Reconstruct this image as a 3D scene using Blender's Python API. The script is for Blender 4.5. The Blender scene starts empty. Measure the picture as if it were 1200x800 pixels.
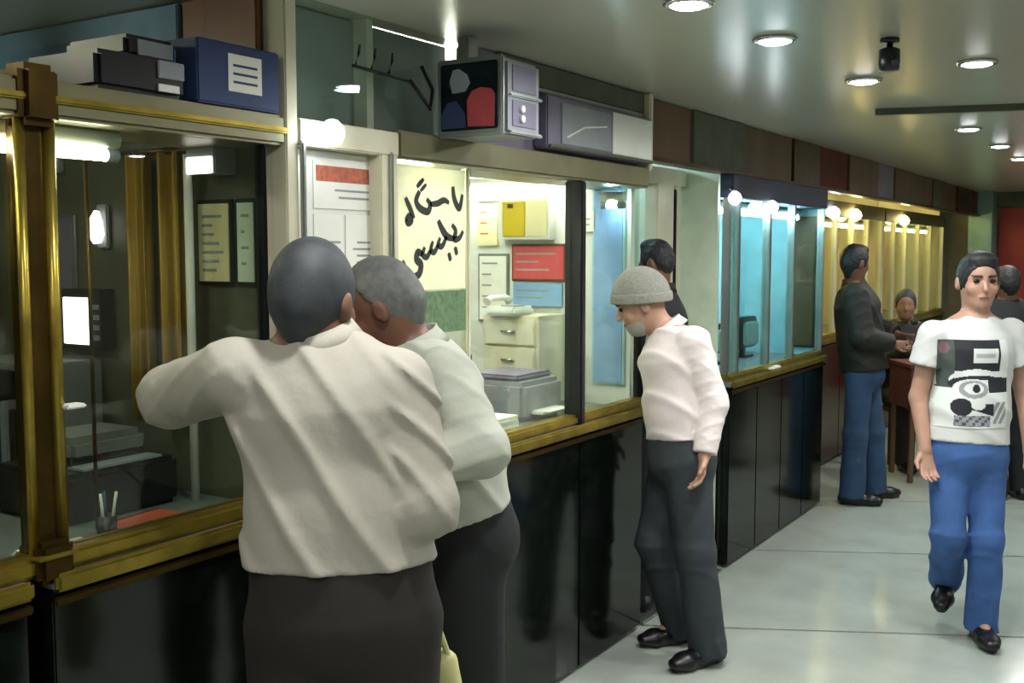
import bpy, bmesh, math, random
import numpy as np
from mathutils import Vector
from mathutils.bvhtree import BVHTree
random.seed(7)
scene = bpy.context.scene
COL = scene.collection

# ------------------------------------------------------------------ camera
cam_d = bpy.data.cameras.new('camera'); cam = bpy.data.objects.new('camera', cam_d); COL.objects.link(cam)
cam_d.sensor_fit = 'HORIZONTAL'; cam_d.sensor_width = 36.0; cam_d.lens = 36.0 * 1250 / 1200
cam_d.clip_start = 0.02
cam.location = (0, 0, 1.68)
cam.rotation_euler = (math.radians(90 - 4.8016), 0, math.radians(32.202))
scene.camera = cam

# ------------------------------------------------------------------ world, exposure
w = bpy.data.worlds.new('world'); scene.world = w; w.use_nodes = True
w.node_tree.nodes['Background'].inputs[0].default_value = (0.8, 0.85, 0.8, 1)
w.node_tree.nodes['Background'].inputs[1].default_value = 0.15
vs = scene.view_settings
vs.view_transform = 'Standard'; vs.look = 'None'; vs.gamma = 1; vs.use_curve_mapping = False
vs.exposure = 0.25
scene.cycles.use_denoising = True
scene.cycles.max_bounces = 10
scene.cycles.transparent_max_bounces = 24
scene.cycles.sample_clamp_indirect = 6

CEIL = 2.36
GX = -2.03          # glass plane of the booths
DOWN_W = 9         # power of one ceiling downlight

# ------------------------------------------------------------------ materials
def lin(h):
    h = h.lstrip('#'); v = [int(h[i:i+2], 16) / 255 for i in (0, 2, 4)]
    return tuple(x / 12.92 if x <= .04045 else ((x + .055) / 1.055) ** 2.4 for x in v) + (1,)
MATS = {}
def mat(name, col, rough=.5, metal=0, var=.12, scale=8, bump=0, bscale=40, spec=.5, emit=0, sss=0, stretch=None, coat=0, trans=0):
    if name in MATS: return MATS[name]
    m = bpy.data.materials.new(name); m.use_nodes = True; MATS[name] = m
    nt = m.node_tree; b = nt.nodes['Principled BSDF']
    c = lin(col) if isinstance(col, str) else col
    tc = nt.nodes.new('ShaderNodeTexCoord'); mp = nt.nodes.new('ShaderNodeMapping')
    nt.links.new(tc.outputs['Object'], mp.inputs[0])
    if stretch: mp.inputs['Scale'].default_value = stretch
    n = nt.nodes.new('ShaderNodeTexNoise'); n.inputs['Scale'].default_value = scale; n.inputs['Detail'].default_value = 4
    nt.links.new(mp.outputs[0], n.inputs['Vector'])
    r = nt.nodes.new('ShaderNodeValToRGB')
    r.color_ramp.elements[0].position = .3; r.color_ramp.elements[1].position = .7
    r.color_ramp.elements[0].color = tuple(x * (1 - var) for x in c[:3]) + (1,)
    r.color_ramp.elements[1].color = tuple(min(1, x * (1 + var)) for x in c[:3]) + (1,)
    nt.links.new(n.outputs['Fac'], r.inputs[0]); nt.links.new(r.outputs[0], b.inputs['Base Color'])
    b.inputs['Roughness'].default_value = rough; b.inputs['Metallic'].default_value = metal
    b.inputs['Specular IOR Level'].default_value = spec
    if coat: b.inputs['Coat Weight'].default_value = coat; b.inputs['Coat Roughness'].default_value = .08
    if emit:
        nt.links.new(r.outputs[0], b.inputs['Emission Color']); b.inputs['Emission Strength'].default_value = emit
    if trans:
        t = nt.nodes.new('ShaderNodeBsdfTranslucent'); nt.links.new(r.outputs[0], t.inputs[0])
        mx = nt.nodes.new('ShaderNodeMixShader'); mx.inputs[0].default_value = trans
        nt.links.new(b.outputs[0], mx.inputs[1]); nt.links.new(t.outputs[0], mx.inputs[2])
        nt.links.new(mx.outputs[0], nt.nodes['Material Output'].inputs[0])
    if sss: b.inputs['Subsurface Weight'].default_value = sss; b.inputs['Subsurface Radius'].default_value = (.01, .004, .002)
    if bump:
        n2 = nt.nodes.new('ShaderNodeTexNoise'); n2.inputs['Scale'].default_value = bscale; n2.inputs['Detail'].default_value = 5
        nt.links.new(mp.outputs[0], n2.inputs['Vector'])
        bp = nt.nodes.new('ShaderNodeBump'); bp.inputs['Strength'].default_value = bump; bp.inputs['Distance'].default_value = .01
        nt.links.new(n2.outputs['Fac'], bp.inputs['Height']); nt.links.new(bp.outputs[0], b.inputs['Normal'])
    return m
def glass_mat(name, tint, ior=1.5, boost=0.0):
    m = bpy.data.materials.new(name); m.use_nodes = True; MATS[name] = m
    nt = m.node_tree; nt.nodes.remove(nt.nodes['Principled BSDF'])
    t = nt.nodes.new('ShaderNodeBsdfTransparent'); t.inputs[0].default_value = lin(tint)
    g = nt.nodes.new('ShaderNodeBsdfGlossy'); g.inputs['Roughness'].default_value = .015
    f = nt.nodes.new('ShaderNodeFresnel'); ge = nt.nodes.new('ShaderNodeNewGeometry'); mr = nt.nodes.new('ShaderNodeMapRange')
    mr.inputs['To Min'].default_value = ior; mr.inputs['To Max'].default_value = 1 / ior      # same reflectance on both faces of the pane
    nt.links.new(ge.outputs['Backfacing'], mr.inputs['Value']); nt.links.new(mr.outputs[0], f.inputs[0])
    mx = nt.nodes.new('ShaderNodeMixShader')
    nt.links.new(f.outputs[0], mx.inputs[0]); nt.links.new(t.outputs[0], mx.inputs[1]); nt.links.new(g.outputs[0], mx.inputs[2])
    nt.links.new(mx.outputs[0], nt.nodes['Material Output'].inputs[0])
    return m
def vcol_mat(name, rough=.8):
    m = bpy.data.materials.new(name); m.use_nodes = True; MATS[name] = m
    nt = m.node_tree; b = nt.nodes['Principled BSDF']
    a = nt.nodes.new('ShaderNodeVertexColor'); a.layer_name = 'print'
    nt.links.new(a.outputs[0], b.inputs['Base Color']); b.inputs['Roughness'].default_value = rough
    return m

M = dict(
    floor=mat('polished_pale_stone', '#a3aba2', .16, var=.1, scale=3.5, spec=.5),
    grout=mat('dark_grout', '#2c322e', .8),
    ceiling=mat('satin_grey_ceiling', '#b6b6a8', .25, metal=.12, var=.05, scale=1.5, bump=.06, bscale=3, stretch=(1, .15, 1)),
    wall=mat('pale_plaster', '#9c9a86', .7, bump=.1),
    dark_wall=mat('dark_olive_wall', '#4f5342', .55, var=.2),
    cream=mat('cream_paint', '#cfcbb0', .45, var=.06),
    white=mat('white_paint', '#dcdfd6', .5, var=.05),
    black=mat('black_polished_stone', '#0b100c', .12, var=.5, scale=20, spec=.42),
    blackplastic=mat('black_plastic', '#14161a', .35),
    gold=mat('worn_brass', '#a08c3a', .3, metal=.8, var=.25, scale=14),
    dgold=mat('dark_bronze', '#4c3a14', .35, metal=.8, var=.3, scale=14),
    beam=mat('olive_metal_beam', '#7d7a5c', .35, metal=.4, var=.12),
    brown=mat('brown_wood_panel', '#5a4326', .45, var=.3, scale=5, stretch=(1, 1, .12)),
    redbrown=mat('red_brown_veneer', '#7a4a34', .45, var=.2, scale=5, stretch=(1, 1, .15)),
    steel=mat('brushed_metal', '#a9adab', .3, metal=.9, var=.1),
    chrome=mat('chrome', '#c8ccc8', .12, metal=1, var=.03),
    curtain=mat('gold_curtain', '#a8862a', .6, var=.2, scale=10, stretch=(6, 6, .3)),
    glass=glass_mat('booth_glass', '#eef4ee'),
    cyan_glass=glass_mat('cyan_tinted_glass', '#e2f3f3'),
    tube=mat('lit_tube_white', '#fff6e0', .5, emit=30, var=.0),
    tube_b=mat('lit_tube_bright', '#fffaf0', .5, emit=95, var=.0),
    tube_y=mat('lit_tube_warm', '#ffe392', .5, emit=45, var=.0),
    tube_c=mat('lit_tube_cool', '#d4f0ff', .5, emit=75, var=.0),
    lens=mat('lit_downlight_lens', '#fbfbff', .5, emit=30, var=.0),
    globe=mat('lit_globe', '#f2fbff', .5, emit=16, var=.0),
    screen=mat('lit_screen_white', '#fff2f4', .4, emit=2.2, var=.02),
    blue=mat('blue_carton', '#2c3c66', .6, var=.15),
    skin=mat('skin', '#94705a', .5, var=.08, sss=.06, scale=14),
    skin2=mat('skin_tan', '#6d4a39', .5, var=.1, sss=.06, scale=14),
    skin3=mat('skin_light', '#ac8672', .5, var=.08, sss=.06, scale=14),
    hair=mat('black_hair', '#191b1d', .55, var=.3, bump=.25, bscale=380),
    hair_g=mat('grey_hair', '#5d5f5c', .6, var=.3, scale=40, bump=.25, bscale=380),
    hair_s=mat('short_dark_hair', '#2c3236', .6, var=.25, scale=40, bump=.2, bscale=420),
    beard=mat('white_beard', '#a39d94', .7, bump=.25, bscale=380),
    shirt_b=mat('beige_cotton_shirt', '#a6a296', .8, var=.05, bump=.12, bscale=60),
    shirt_e=mat('cream_cotton_shirt', '#b2b6a9', .8, var=.05, bump=.12, bscale=60),
    shirt_c=mat('pinkish_white_shirt', '#ded3d2', .8, var=.04, bump=.12, bscale=60),
    tee=mat('white_tshirt', '#c9cdca', .85, var=.04, bump=.1, bscale=60),
    tr_b=mat('dark_brown_trousers', '#221d19', .8, var=.15, bump=.1),
    tr_e=mat('black_trousers', '#14181a', .8, var=.2, bump=.1),
    tr_c=mat('charcoal_trousers', '#2f363b', .8, var=.15, bump=.15),
    jeans=mat('blue_denim', '#375b94', .85, var=.22, scale=9, bump=.15, bscale=120),
    djeans=mat('dark_blue_denim', '#24405e', .85, var=.2, bump=.1),
    jacket=mat('dark_olive_jacket', '#131409', .7, var=.3, bump=.2),
    blackcloth=mat('black_cloth', '#101317', .8, var=.3, bump=.2),
    leather=mat('black_leather', '#0e0f10', .35, var=.2),
    cap=mat('grey_knitted_cap', '#8d8d84', .9, var=.15, scale=90, bump=.6, bscale=220),
    eye=mat('dark_eye', '#1a1210', .2), lip=mat('lip', '#8a5648', .5),
    redcloth=mat('maroon_cloth', '#5c2a24', .8, var=.2),
    paper=mat('white_paper', '#e6e6dc', .8, var=.04),
    paper_t=mat('translucent_paper', '#f8f8e6', .8, var=.03, trans=.65),
    paper_y=mat('cream_paper', '#d9d2a4', .8, var=.1),
    ink=mat('dark_ink', '#2a302c', .7), ink_r=mat('red_ink', '#b0604a', .7, var=.25, scale=60),
    ink_g=mat('grey_print', '#8d9490', .7),
    red=mat('red_paint', '#8c1f1c', .5, var=.2), redp=mat('pink_red_print', '#b8474c', .6, var=.2),
    orange=mat('orange_red_folder', '#b5563a', .6, var=.15),
    teal=mat('teal_paint', '#7fa39a', .5, var=.15), yellow=mat('yellow_sign', '#e0c832', .5, var=.08, trans=.3),
    bluep=mat('pale_blue_print', '#7fa6cf', .6, var=.15), green=mat('green_print', '#5f7a58', .6, var=.3, scale=50),
    navy=mat('dark_navy_header', '#1b2438', .5, var=.2),
    bag=mat('yellowish_plastic_bag', '#c9c68a', .45, var=.15, bump=.3, bscale=30),
    pale_slate=mat('pale_slate_board', '#8f9aa0', .4, var=.12, scale=3),
    violet=mat('grey_violet_panel', '#6f6c80', .4, var=.15), greyp=mat('grey_plastic', '#8a8f94', .45, var=.1),
    mint=mat('pale_mint_panel', '#cfdfc8', .4, var=.1), aqua=mat('aqua_panel', '#a4cfd4', .35, var=.15),
    oldglass=mat('dark_tv_glass', '#0f1a1f', .08, var=.3), shelf=mat('office_grey', '#6c7270', .5),
)
vcol = vcol_mat('printed_picture')

# ------------------------------------------------------------------ object helpers
ORG = {}
def org(p): return ORG.get(p.name, Vector((0, 0, 0))) if p else Vector((0, 0, 0))
def tag(o, label, cat, group=None, kind=None):
    if label: o['label'] = label
    if cat: o['category'] = cat
    if group: o['group'] = group
    if kind: o['kind'] = kind
    return o
def thing(name, label, cat, loc=(0, 0, 0), rz=0, group=None):
    o = bpy.data.objects.new(name, None); COL.objects.link(o); o.location = loc; o.rotation_euler = (0, 0, rz)
    o.empty_display_size = .05
    ORG[o.name] = Vector(loc)
    return tag(o, label, cat, group)
def link(name, me, m, parent=None, loc=None, smooth=False):
    """mesh given in world coordinates; moved into its parent's frame"""
    o = bpy.data.objects.new(name, me); COL.objects.link(o)
    if m: me.materials.append(m)
    d = org(parent) if parent else (Vector(loc) if loc else None)
    if d is not None: me.transform(__import__('mathutils').Matrix.Translation(-d))
    if parent: o.parent = parent; ORG[o.name] = d
    elif d is not None: o.location = d; ORG[o.name] = d
    if smooth:
        me.polygons.foreach_set('use_smooth', [True] * len(me.polygons))
    return o
def bm_mesh(bm, name='m'):
    bmesh.ops.recalc_face_normals(bm, faces=bm.faces)
    me = bpy.data.meshes.new(name); bm.to_mesh(me); bm.free(); return me
def add_box(bm, x0, x1, y0, y1, z0, z1, bev=0):
    x0, x1 = sorted((x0, x1)); y0, y1 = sorted((y0, y1)); z0, z1 = sorted((z0, z1))
    b2 = bmesh.new()
    v = [b2.verts.new(p) for p in ((x0,y0,z0),(x1,y0,z0),(x1,y1,z0),(x0,y1,z0),(x0,y0,z1),(x1,y0,z1),(x1,y1,z1),(x0,y1,z1))]
    for f in ((0,3,2,1),(4,5,6,7),(0,1,5,4),(1,2,6,5),(2,3,7,6),(3,0,4,7)): b2.faces.new([v[i] for i in f])
    if bev:
        bev = min(bev, .45 * min(x1-x0, y1-y0, z1-z0))
        bmesh.ops.bevel(b2, geom=list(b2.edges), offset=bev, segments=2, affect='EDGES', clamp_overlap=True)
    me = bpy.data.meshes.new('t'); b2.to_mesh(me); b2.free(); bm.from_mesh(me); bpy.data.meshes.remove(me)
def box(name, x0, x1, y0, y1, z0, z1, m, parent=None, bev=.004, loc=None):
    bm = bmesh.new(); add_box(bm, x0, x1, y0, y1, z0, z1, bev); return link(name, bm_mesh(bm), m, parent, loc)
def boxes(name, lst, m, parent=None, bev=.003):
    bm = bmesh.new()
    for b in lst: add_box(bm, *b, bev)
    return link(name, bm_mesh(bm), m, parent)
def add_tube(bm, pts, rs, seg=12, cap=True):
    pts = [Vector(p) for p in pts]
    if not hasattr(rs, '__len__'): rs = [rs] * len(pts)
    rings = []
    for i, p in enumerate(pts):
        t = (pts[min(i+1, len(pts)-1)] - pts[max(i-1, 0)]).normalized()
        a = Vector((0, 0, 1)) if abs(t.z) < .9 else Vector((1, 0, 0))
        u = t.cross(a).normalized(); v = t.cross(u)
        rings.append([bm.verts.new(p + rs[i] * (math.cos(6.28319*k/seg) * u + math.sin(6.28319*k/seg) * v)) for k in range(seg)])
    for a, b in zip(rings, rings[1:]):
        for k in range(seg): bm.faces.new((a[k], a[(k+1) % seg], b[(k+1) % seg], b[k]))
    if cap: bm.faces.new(rings[0][::-1]); bm.faces.new(rings[-1])
def tube(name, pts, rs, m, parent=None, seg=12, smooth=True, loc=None):
    bm = bmesh.new(); add_tube(bm, pts, rs, seg)
    o = link(name, bm_mesh(bm), m, parent, loc)
    if smooth:
        for p in o.data.polygons: p.use_smooth = len(p.vertices) == 4
    return o
def lathe(name, c, prof, m, parent=None, seg=24, axis='z'):
    """prof: list of (radius, height) along the axis from c"""
    bm = bmesh.new(); rings = []
    for r, h in prof:
        rings.append([bm.verts.new((c[0] + r*math.cos(6.28319*k/seg), c[1] + r*math.sin(6.28319*k/seg), c[2] + h)) for k in range(seg)])
    for a, b in zip(rings, rings[1:]):
        for k in range(seg): bm.faces.new((a[k], a[(k+1) % seg], b[(k+1) % seg], b[k]))
    bm.faces.new(rings[0]); bm.faces.new(rings[-1])
    o = link(name, bm_mesh(bm), m, parent)
    for p in o.data.polygons: p.use_smooth = len(p.vertices) == 4
    return o
def struct(o, label=None, cat=None):
    o['kind'] = 'structure'
    if label: o['label'] = label; o['category'] = cat or 'wall'
    return o

# ------------------------------------------------------------------ the hall: floor slabs, ceiling, walls
X0, X1, Y0, Y1 = -3.6, 3.4, -3.0, 13.5
fl = struct(box('floor', X0, X1, Y0, Y1, -.06, -.012, M['grout'], bev=0), 'pale polished stone slab floor of the hall', 'floor')
ang = math.radians(27.0); du = Vector((math.cos(ang), math.sin(ang), 0)); dv = Vector((-math.sin(ang), math.cos(ang), 0))
# row joints measured on the floor: one passes (-1.506, 4.539), pitch 1.29 m
v0 = dv.dot(Vector((-1.506, 4.539, 0)))
for row in range(-7, 11):
    for cl in range(-3, 4):
        a = v0 + row * 1.29 + .009; b = a + 1.272
        off = 1.2 if row % 2 else 0
        c = cl * 5.2 + off + 3.2; d = c + 5.194
        bm = bmesh.new()
        vs_ = [bm.verts.new(du * q + dv * p + Vector((0, 0, 0))) for p, q in ((a, c), (a, d), (b, d), (b, c))]
        bm.faces.new(vs_)
        for co, no in (((X0+.01, 0, 0), (-1, 0, 0)), ((X1-.01, 0, 0), (1, 0, 0)), ((0, Y0+.01, 0), (0, -1, 0)), ((0, Y1-.01, 0), (0, 1, 0))):
            bmesh.ops.bisect_plane(bm, geom=bm.verts[:] + bm.edges[:] + bm.faces[:], plane_co=co, plane_no=no, clear_outer=True)
        if not bm.faces: bm.free(); continue
        r = bmesh.ops.extrude_face_region(bm, geom=bm.faces[:])
        bmesh.ops.translate(bm, verts=[g for g in r['geom'] if isinstance(g, bmesh.types.BMVert)], vec=(0, 0, -.012))
        link('floor_slab', bm_mesh(bm), M['floor'], fl)
struct(box('ceiling', X0, X1, Y0, Y1, CEIL, CEIL + .1, M['ceiling'], bev=0), 'glossy grey ceiling with round downlights', 'ceiling')
struct(box('wall_back', X0, X1, Y0 - .1, Y0, 0, CEIL, M['wall'], bev=0), 'plain wall behind the viewer', 'wall')
struct(box('wall_right', X1, X1 + .1, Y0, Y1, 0, CEIL, M['wall'], bev=0), 'plain wall opposite the booths', 'wall')
struct(box('wall_left', X0 - .1, X0, Y0, Y1, 0, CEIL, M['dark_wall'], bev=0), 'dark rear wall of the ticket booths', 'wall')
ew = struct(box('wall_end', X0, X1, Y1, Y1 + .1, 0, CEIL, M['wall'], bev=0), 'far end wall of the hall', 'wall')
struct(box('trim_1', -1.88, 1.2, 13.42, 13.5, 2.2, 2.355, M['dark_wall'], bev=.005), 'dark beam above the red panel at the far end', 'beam')
# red panel / door at the far end with its frame
dr = thing('door_1', 'red panel door at the far end of the hall', 'door', (-1.3, 13.44, 0)); dr['kind'] = 'structure'
box('door_leaf', -1.84, -.9, 13.44, 13.49, .0, 2.18, M['red'], dr)
for z0, z1 in ((.15, .95), (1.1, 2.05)):
    box('door_panel', -1.74, -1.4, 13.425, 13.445, z0, z1, M['red'], dr); box('door_panel', -1.32, -1.0, 13.425, 13.445, z0, z1, M['red'], dr)
pl = struct(box('wall_pillar', -2.12, -1.87, 13.15, 13.42, 0, CEIL, M['teal'], bev=.01), 'teal and grey pillar beside the red door', 'pillar')
# ceiling slot
bm = bmesh.new(); a = Vector((-1.29, 5.31, CEIL)); b = Vector((1.6, 6.1, CEIL)); t = (b - a).normalized(); n = Vector((-t.y, t.x, 0)) * .02
vs_ = [bm.verts.new(p) for p in (a - n, b - n, b + n, a + n)]; bm.faces.new(vs_)
r = bmesh.ops.extrude_face_region(bm, geom=bm.faces[:])
bmesh.ops.translate(bm, verts=[g for g in r['geom'] if isinstance(g, bmesh.types.BMVert)], vec=(0, 0, -.03))
struct(link('trim_2', bm_mesh(bm), M['dark_wall']), 'dark narrow rail across the ceiling', 'trim')

# ------------------------------------------------------------------ ceiling downlights
def downlight(x, y, label, power=DOWN_W, col=(1, .99, .97)):
    t = thing('downlight', label, 'lamp', (x, y, CEIL), group='ceiling downlights')
    lathe('trim_ring', (x, y, CEIL), [(.055, -.001), (.07, -.001), (.072, -.006), (.063, -.012), (.056, -.011)], M['chrome'], t)
    lathe('lens', (x, y, CEIL), [(.055, -.003), (.055, -.010), (.04, -.016), (.01, -.019)], M['lens'], t)
    ld = bpy.data.lights.new('downlight_beam', 'AREA'); ld.shape = 'DISK'; ld.size = .12; ld.energy = power; ld.color = col; ld.spread = math.radians(165)
    lo = bpy.data.objects.new('downlight_beam', ld); COL.objects.link(lo); lo.parent = t; lo.location = (0, 0, -.024)
    return t
for x, y, l in (
    (-1.18, 2.78, 'downlight cut by the top edge of the picture'),
    (-1.144, 3.394, 'bright downlight left of the black ceiling camera'),
    (-1.111, 4.376, 'bright downlight below the black ceiling camera'),
    (-.665, 4.185, 'large bright downlight right of the black ceiling camera'),
    (-1.046, 6.385, 'downlight just under the dark ceiling rail'),
    (-1.037, 7.507, 'small downlight beyond the dark ceiling rail near the right edge'),
    (-1.054, 8.6, 'tiny downlight at the far right edge of the ceiling')):
    downlight(x, y, l)
for x, y in ((-1.1, 1.5), (-1.1, .3), (-1.1, -1.0), (.6, .9), (.6, 2.6), (.6, -.9), (.7, 4.4), (.7, 6.2), (.7, 8.2), (2.2, 1.5), (2.2, 5), (2.2, 9), (-1.05, 10.2), (-1.05, 12)):
    downlight(x, y, 'round ceiling downlight of the rows outside the picture')
# ceiling camera
t = thing('security_camera', 'small black security camera hanging from the ceiling', 'camera', (-.832, 3.59, CEIL))
lathe('mount', (-.832, 3.59, CEIL), [(.03, -.001), (.03, -.012), (.01, -.014), (.01, -.03)], M['blackplastic'], t)
lathe('housing', (-.832, 3.59, CEIL - .03), [(.02, 0), (.032, -.006), (.034, -.05), (.03, -.07), (.012, -.074)], M['blackplastic'], t)
tube('lens', [(-.81, 3.56, CEIL - .075), (-.805, 3.55, CEIL - .085)], .012, M['oldglass'], t)

# ------------------------------------------------------------------ counters
def counter(y0, y1, panels, label, ztop=1.0, dx=0):
    t = thing('ticket_counter', label, 'counter', (-2.3, (y0 + y1) / 2, 0), group='black ticket counters')
    box('carcass', -2.6, -2.03, y0 + .01, y1 - .01, .09, ztop - .03, M['black'], t)
    box('kick_plate', -2.58, -2.06, y0 + .02, y1 - .02, 0, .09, M['blackplastic'], t)
    L = (y1 - y0) / panels
    for k in range(panels):
        box('front_panel', -2.03, -1.992, y0 + k*L + .004, y0 + (k+1)*L - .004, .02, ztop - .035, M['black'], t, bev=.004)
    box('worktop', -2.72, -1.985, y0, y1, ztop - .03, ztop, M['shelf'], t)
    box('brass_edge', -1.986, -1.965, y0, y1, ztop - .034, ztop + .006, M['gold'], t, bev=.008)
    box('brass_line', -1.988, -1.975, y0, y1, ztop - .065, ztop - .045, M['dgold'], t, bev=.004)
    t.location.x += dx
    return t
counter(-1.6, 1.29, 4, 'black polished counter left of the brass post')
counter(1.34, 2.045, 1, 'black polished counter in front of the man with his back turned')
counter(2.505, 4.245, 3, 'black polished counter between the two bent men')
counter(5.305, 7.02, 4, 'black polished counter behind the man in the knitted cap')
counter(7.35, 10.1, 4, 'dark counter beyond the person in the dark jacket', dx=-.35)
counter(10.15, 13.0, 4, 'farthest dark counter by the end of the hall', dx=-.35)

# ------------------------------------------------------------------ booths
def pane(name, y0, y1, z0, z1, t, m=None, x=GX): return box(name, x - .004, x + .004, y0, y1, z0, z1, m or M['glass'], t, bev=0)
def post(name, y0, y1, z0, z1, t, m, x0=GX - .03, x1=GX + .03): return box(name, x0, x1, y0, y1, z0, z1, m, t, bev=.006)
ZG0, ZG1 = 1.0, 1.955      # sill and head of the glass
# booth A / B
t = thing('ticket_booth', 'glazed ticket booth with brass posts at the left edge', 'booth', (GX, .3, 1.0))
box('sill_rail', GX - .03, GX + .035, -1.6, 2.05, ZG0, ZG0 + .045, M['gold'], t, bev=.01)
box('header_beam', GX - .25, GX + .04, -1.6, 2.06, 1.955, 2.032, M['beam'], t, bev=.008)
box('header_lip', GX + .03, GX + .05, -1.6, 2.06, 1.985, 2.0, M['gold'], t, bev=.004)
for y0, y1 in ((-1.5, -.1), (-.06, 1.31), (1.39, 2.0)): pane('glass_pane', y0, y1, ZG0 + .045, ZG1, t)
for y0, y1 in ((-.1, -.06),): post('mullion', y0, y1, ZG0 + .045, ZG1, t, M['gold'])
# the brass corner post: bronze core, brass edges, bronze capital and foot
box('post_core', GX - .03, GX + .02, 1.318, 1.378, ZG0 + .04, 1.955, M['dgold'], t, bev=.005)
tube('post_edge', [(GX + .022, 1.316, 1.05), (GX + .022, 1.316, 1.96)], .011, M['gold'], t)
tube('post_edge', [(GX + .022, 1.383, 1.05), (GX + .022, 1.383, 1.96)], .013, M['gold'], t)
box('post_foot', GX - .03, GX + .055, 1.308, 1.393, .985, 1.075, M['dgold'], t, bev=.012)
box('post_band', GX - .03, GX + .06, 1.303, 1.398, 1.04, 1.05, M['gold'], t, bev=.003)
box('post_capital', GX - .03, GX + .06, 1.303, 1.393, 1.935, 2.06, M['dgold'], t, bev=.015)
box('shelf_bracket', GX + .02, GX + .055, 1.385, 1.43, 1.348, 1.358, M['white'], t, bev=.003)
post('thin_stile', 2.0, 2.012, ZG0 + .045, ZG1, t, M['blackplastic'], GX - .02, GX + .02)
for y0, y1 in ((-1.6, -.1), (-.06, 1.31), (1.38, 2.04)): pane('upper_pane', y0, y1, 2.032, CEIL - .01, t, x=GX - .22)
tube('pale_rod', [(-2.275, 1.98, 1.0), (-2.275, 1.98, 1.94)], .012, M['white'], t)
tube('inner_stile', [(-2.24, 1.64, 1.0), (-2.24, 1.64, 1.95)], .005, M['dgold'], t)
tube('inner_stile', [(-2.24, 1.50, 1.0), (-2.24, 1.50, 1.95)], .006, M['dgold'], t)
struct(box('wall_partition_1', X0, -2.06, 2.05, 2.085, 0, CEIL, M['dark_wall'], bev=0), 'dark partition inside the leftmost booth', 'wall')
box('upper_panel', -2.34, -2.06, 2.03, 2.049, 2.07, CEIL - .005, M['redbrown'], t)
box('upper_panel', -3.4, -2.36, 2.03, 2.049, 2.0, CEIL - .005, M['bluep'], t)  # pale blue stands in for the reflection on the upper glass
# door with notices between the booths
d2 = thing('door_2', 'narrow cream door with paper notices between two booths', 'door', (GX, 2.28, 0)); d2['kind'] = 'structure'
box('jamb', GX - .04, GX + .045, 2.055, 2.1, 0, CEIL - .003, M['cream'], d2); box('jamb', GX - .04, GX + .045, 2.44, 2.52, 0, 1.99, M['cream'], d2)
box('jamb_bead', GX + .045, GX + .06, 2.1, 2.115, 0, 1.97, M['steel'], d2)
box('jamb_bead', GX + .045, GX + .06, 2.475, 2.485, 1.0, 1.97, M['steel'], d2)
box('head', GX - .04, GX + .05, 2.1, 2.52, 1.96, 2.03, M['cream'], d2)
box('door_leaf', GX - .03, GX, 2.1, 2.44, .01, 1.96, M['white'], d2)
box('transom_pane', GX - .004, GX + .004, 2.1, 2.9, 2.04, CEIL - .003, M['glass'], d2, bev=0)
box('added_transom_board', GX - .1, GX - .08, 2.1, 2.94, 2.04, CEIL - .003, M['pale_slate'], d2)  # added opaque board, keeps the booth lamp from showing through the transom
tube('handle', [(GX + .0, 2.13, 1.0), (GX + .04, 2.13, 1.0), (GX + .045, 2.2, 1.0)], .008, M['chrome'], d2)
def notice(name, label, y0, y1, z0, z1, m, lines, x=GX + .001, head=None, group=None):
    t = thing(name, label, 'notice', (x, (y0+y1)/2, (z0+z1)/2), group=group)
    box('sheet', x, x + .002, y0, y1, z0, z1, m, t, bev=0)
    if head: box('red_heading', x + .002, x + .0028, y0 + .01, y1 - .01, z1 - .055, z1 - .012, head, t, bev=0)
    bl = []
    for k in range(lines):
        z = z1 - .075 - k * (z1 - z0 - .09) / max(1, lines)
        w_ = (y1 - y0) * (.5 + .4 * random.random())
        bl.append((x + .002, x + .0026, y1 - .012 - w_ * .95, y1 - .012, z - .006, z))
    if bl: boxes('text_lines', bl, M['ink_g'], t, bev=0)
    return t
notice('paper_notice', 'white paper notice with red heading on the narrow door', 2.2, 2.445, 1.8, 1.93, M['paper'], 2, head=M['ink_r'])
notice('paper_notice', 'white paper notice under the red headed one', 2.2, 2.32, 1.56, 1.785, M['paper'], 6)
notice('paper_notice', 'white notice beside the narrow door jamb, lower right sheet', 2.33, 2.45, 1.6, 1.785, M['paper'], 5)
# glaring globe lamp
t = thing('globe_lamp', 'glaring white globe lamp over the narrow door', 'lamp', (GX + .09, 2.17, 1.99))
tube('arm', [(GX + .05, 2.17, 2.0), (GX + .07, 2.17, 2.005)], .008, M['chrome'], t)
lathe('globe', (GX + .1, 2.17, 1.96), [(.006, 0), (.024, .008), (.034, .03), (.03, .05), (.016, .066), (.004, .07)], M['globe'], t)
# booth C
t = thing('ticket_booth', 'brightly lit ticket booth with lettered paper on its glass', 'booth', (GX, 3.4, 1.0))
box('sill_rail', GX - .03, GX + .035, 2.52, 4.27, ZG0, ZG0 + .04, M['gold'], t, bev=.01)
box('header_beam', GX - .22, GX + .05, 2.52, 4.27, 1.955, 2.04, M['beam'], t, bev=.008)
for y0, y1 in ((2.52, 2.925), (2.945, 3.655), (3.69, 4.26)): pane('glass_pane', y0, y1, ZG0 + .04, ZG1, t)
post('mullion', 2.925, 2.945, ZG0 + .04, ZG1, t, M['cream'], GX - .02, GX + .015)
post('black_mullion', 3.655, 3.69, ZG0 - .0, ZG1, t, M['blackplastic'], GX - .03, GX + .05)
post('tall_post', 4.245, 4.275, 2.03, CEIL - .003, t, M['cream'], GX - .01, GX + .06)
box('dark_fascia', GX - .05, GX + .01, 2.95, 4.245, 2.04, CEIL - .003, M['violet'], t)
box('fascia_band', GX + .01, GX + .03, 3.1, 4.245, 2.27, CEIL - .004, M['dark_wall'], t)
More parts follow.
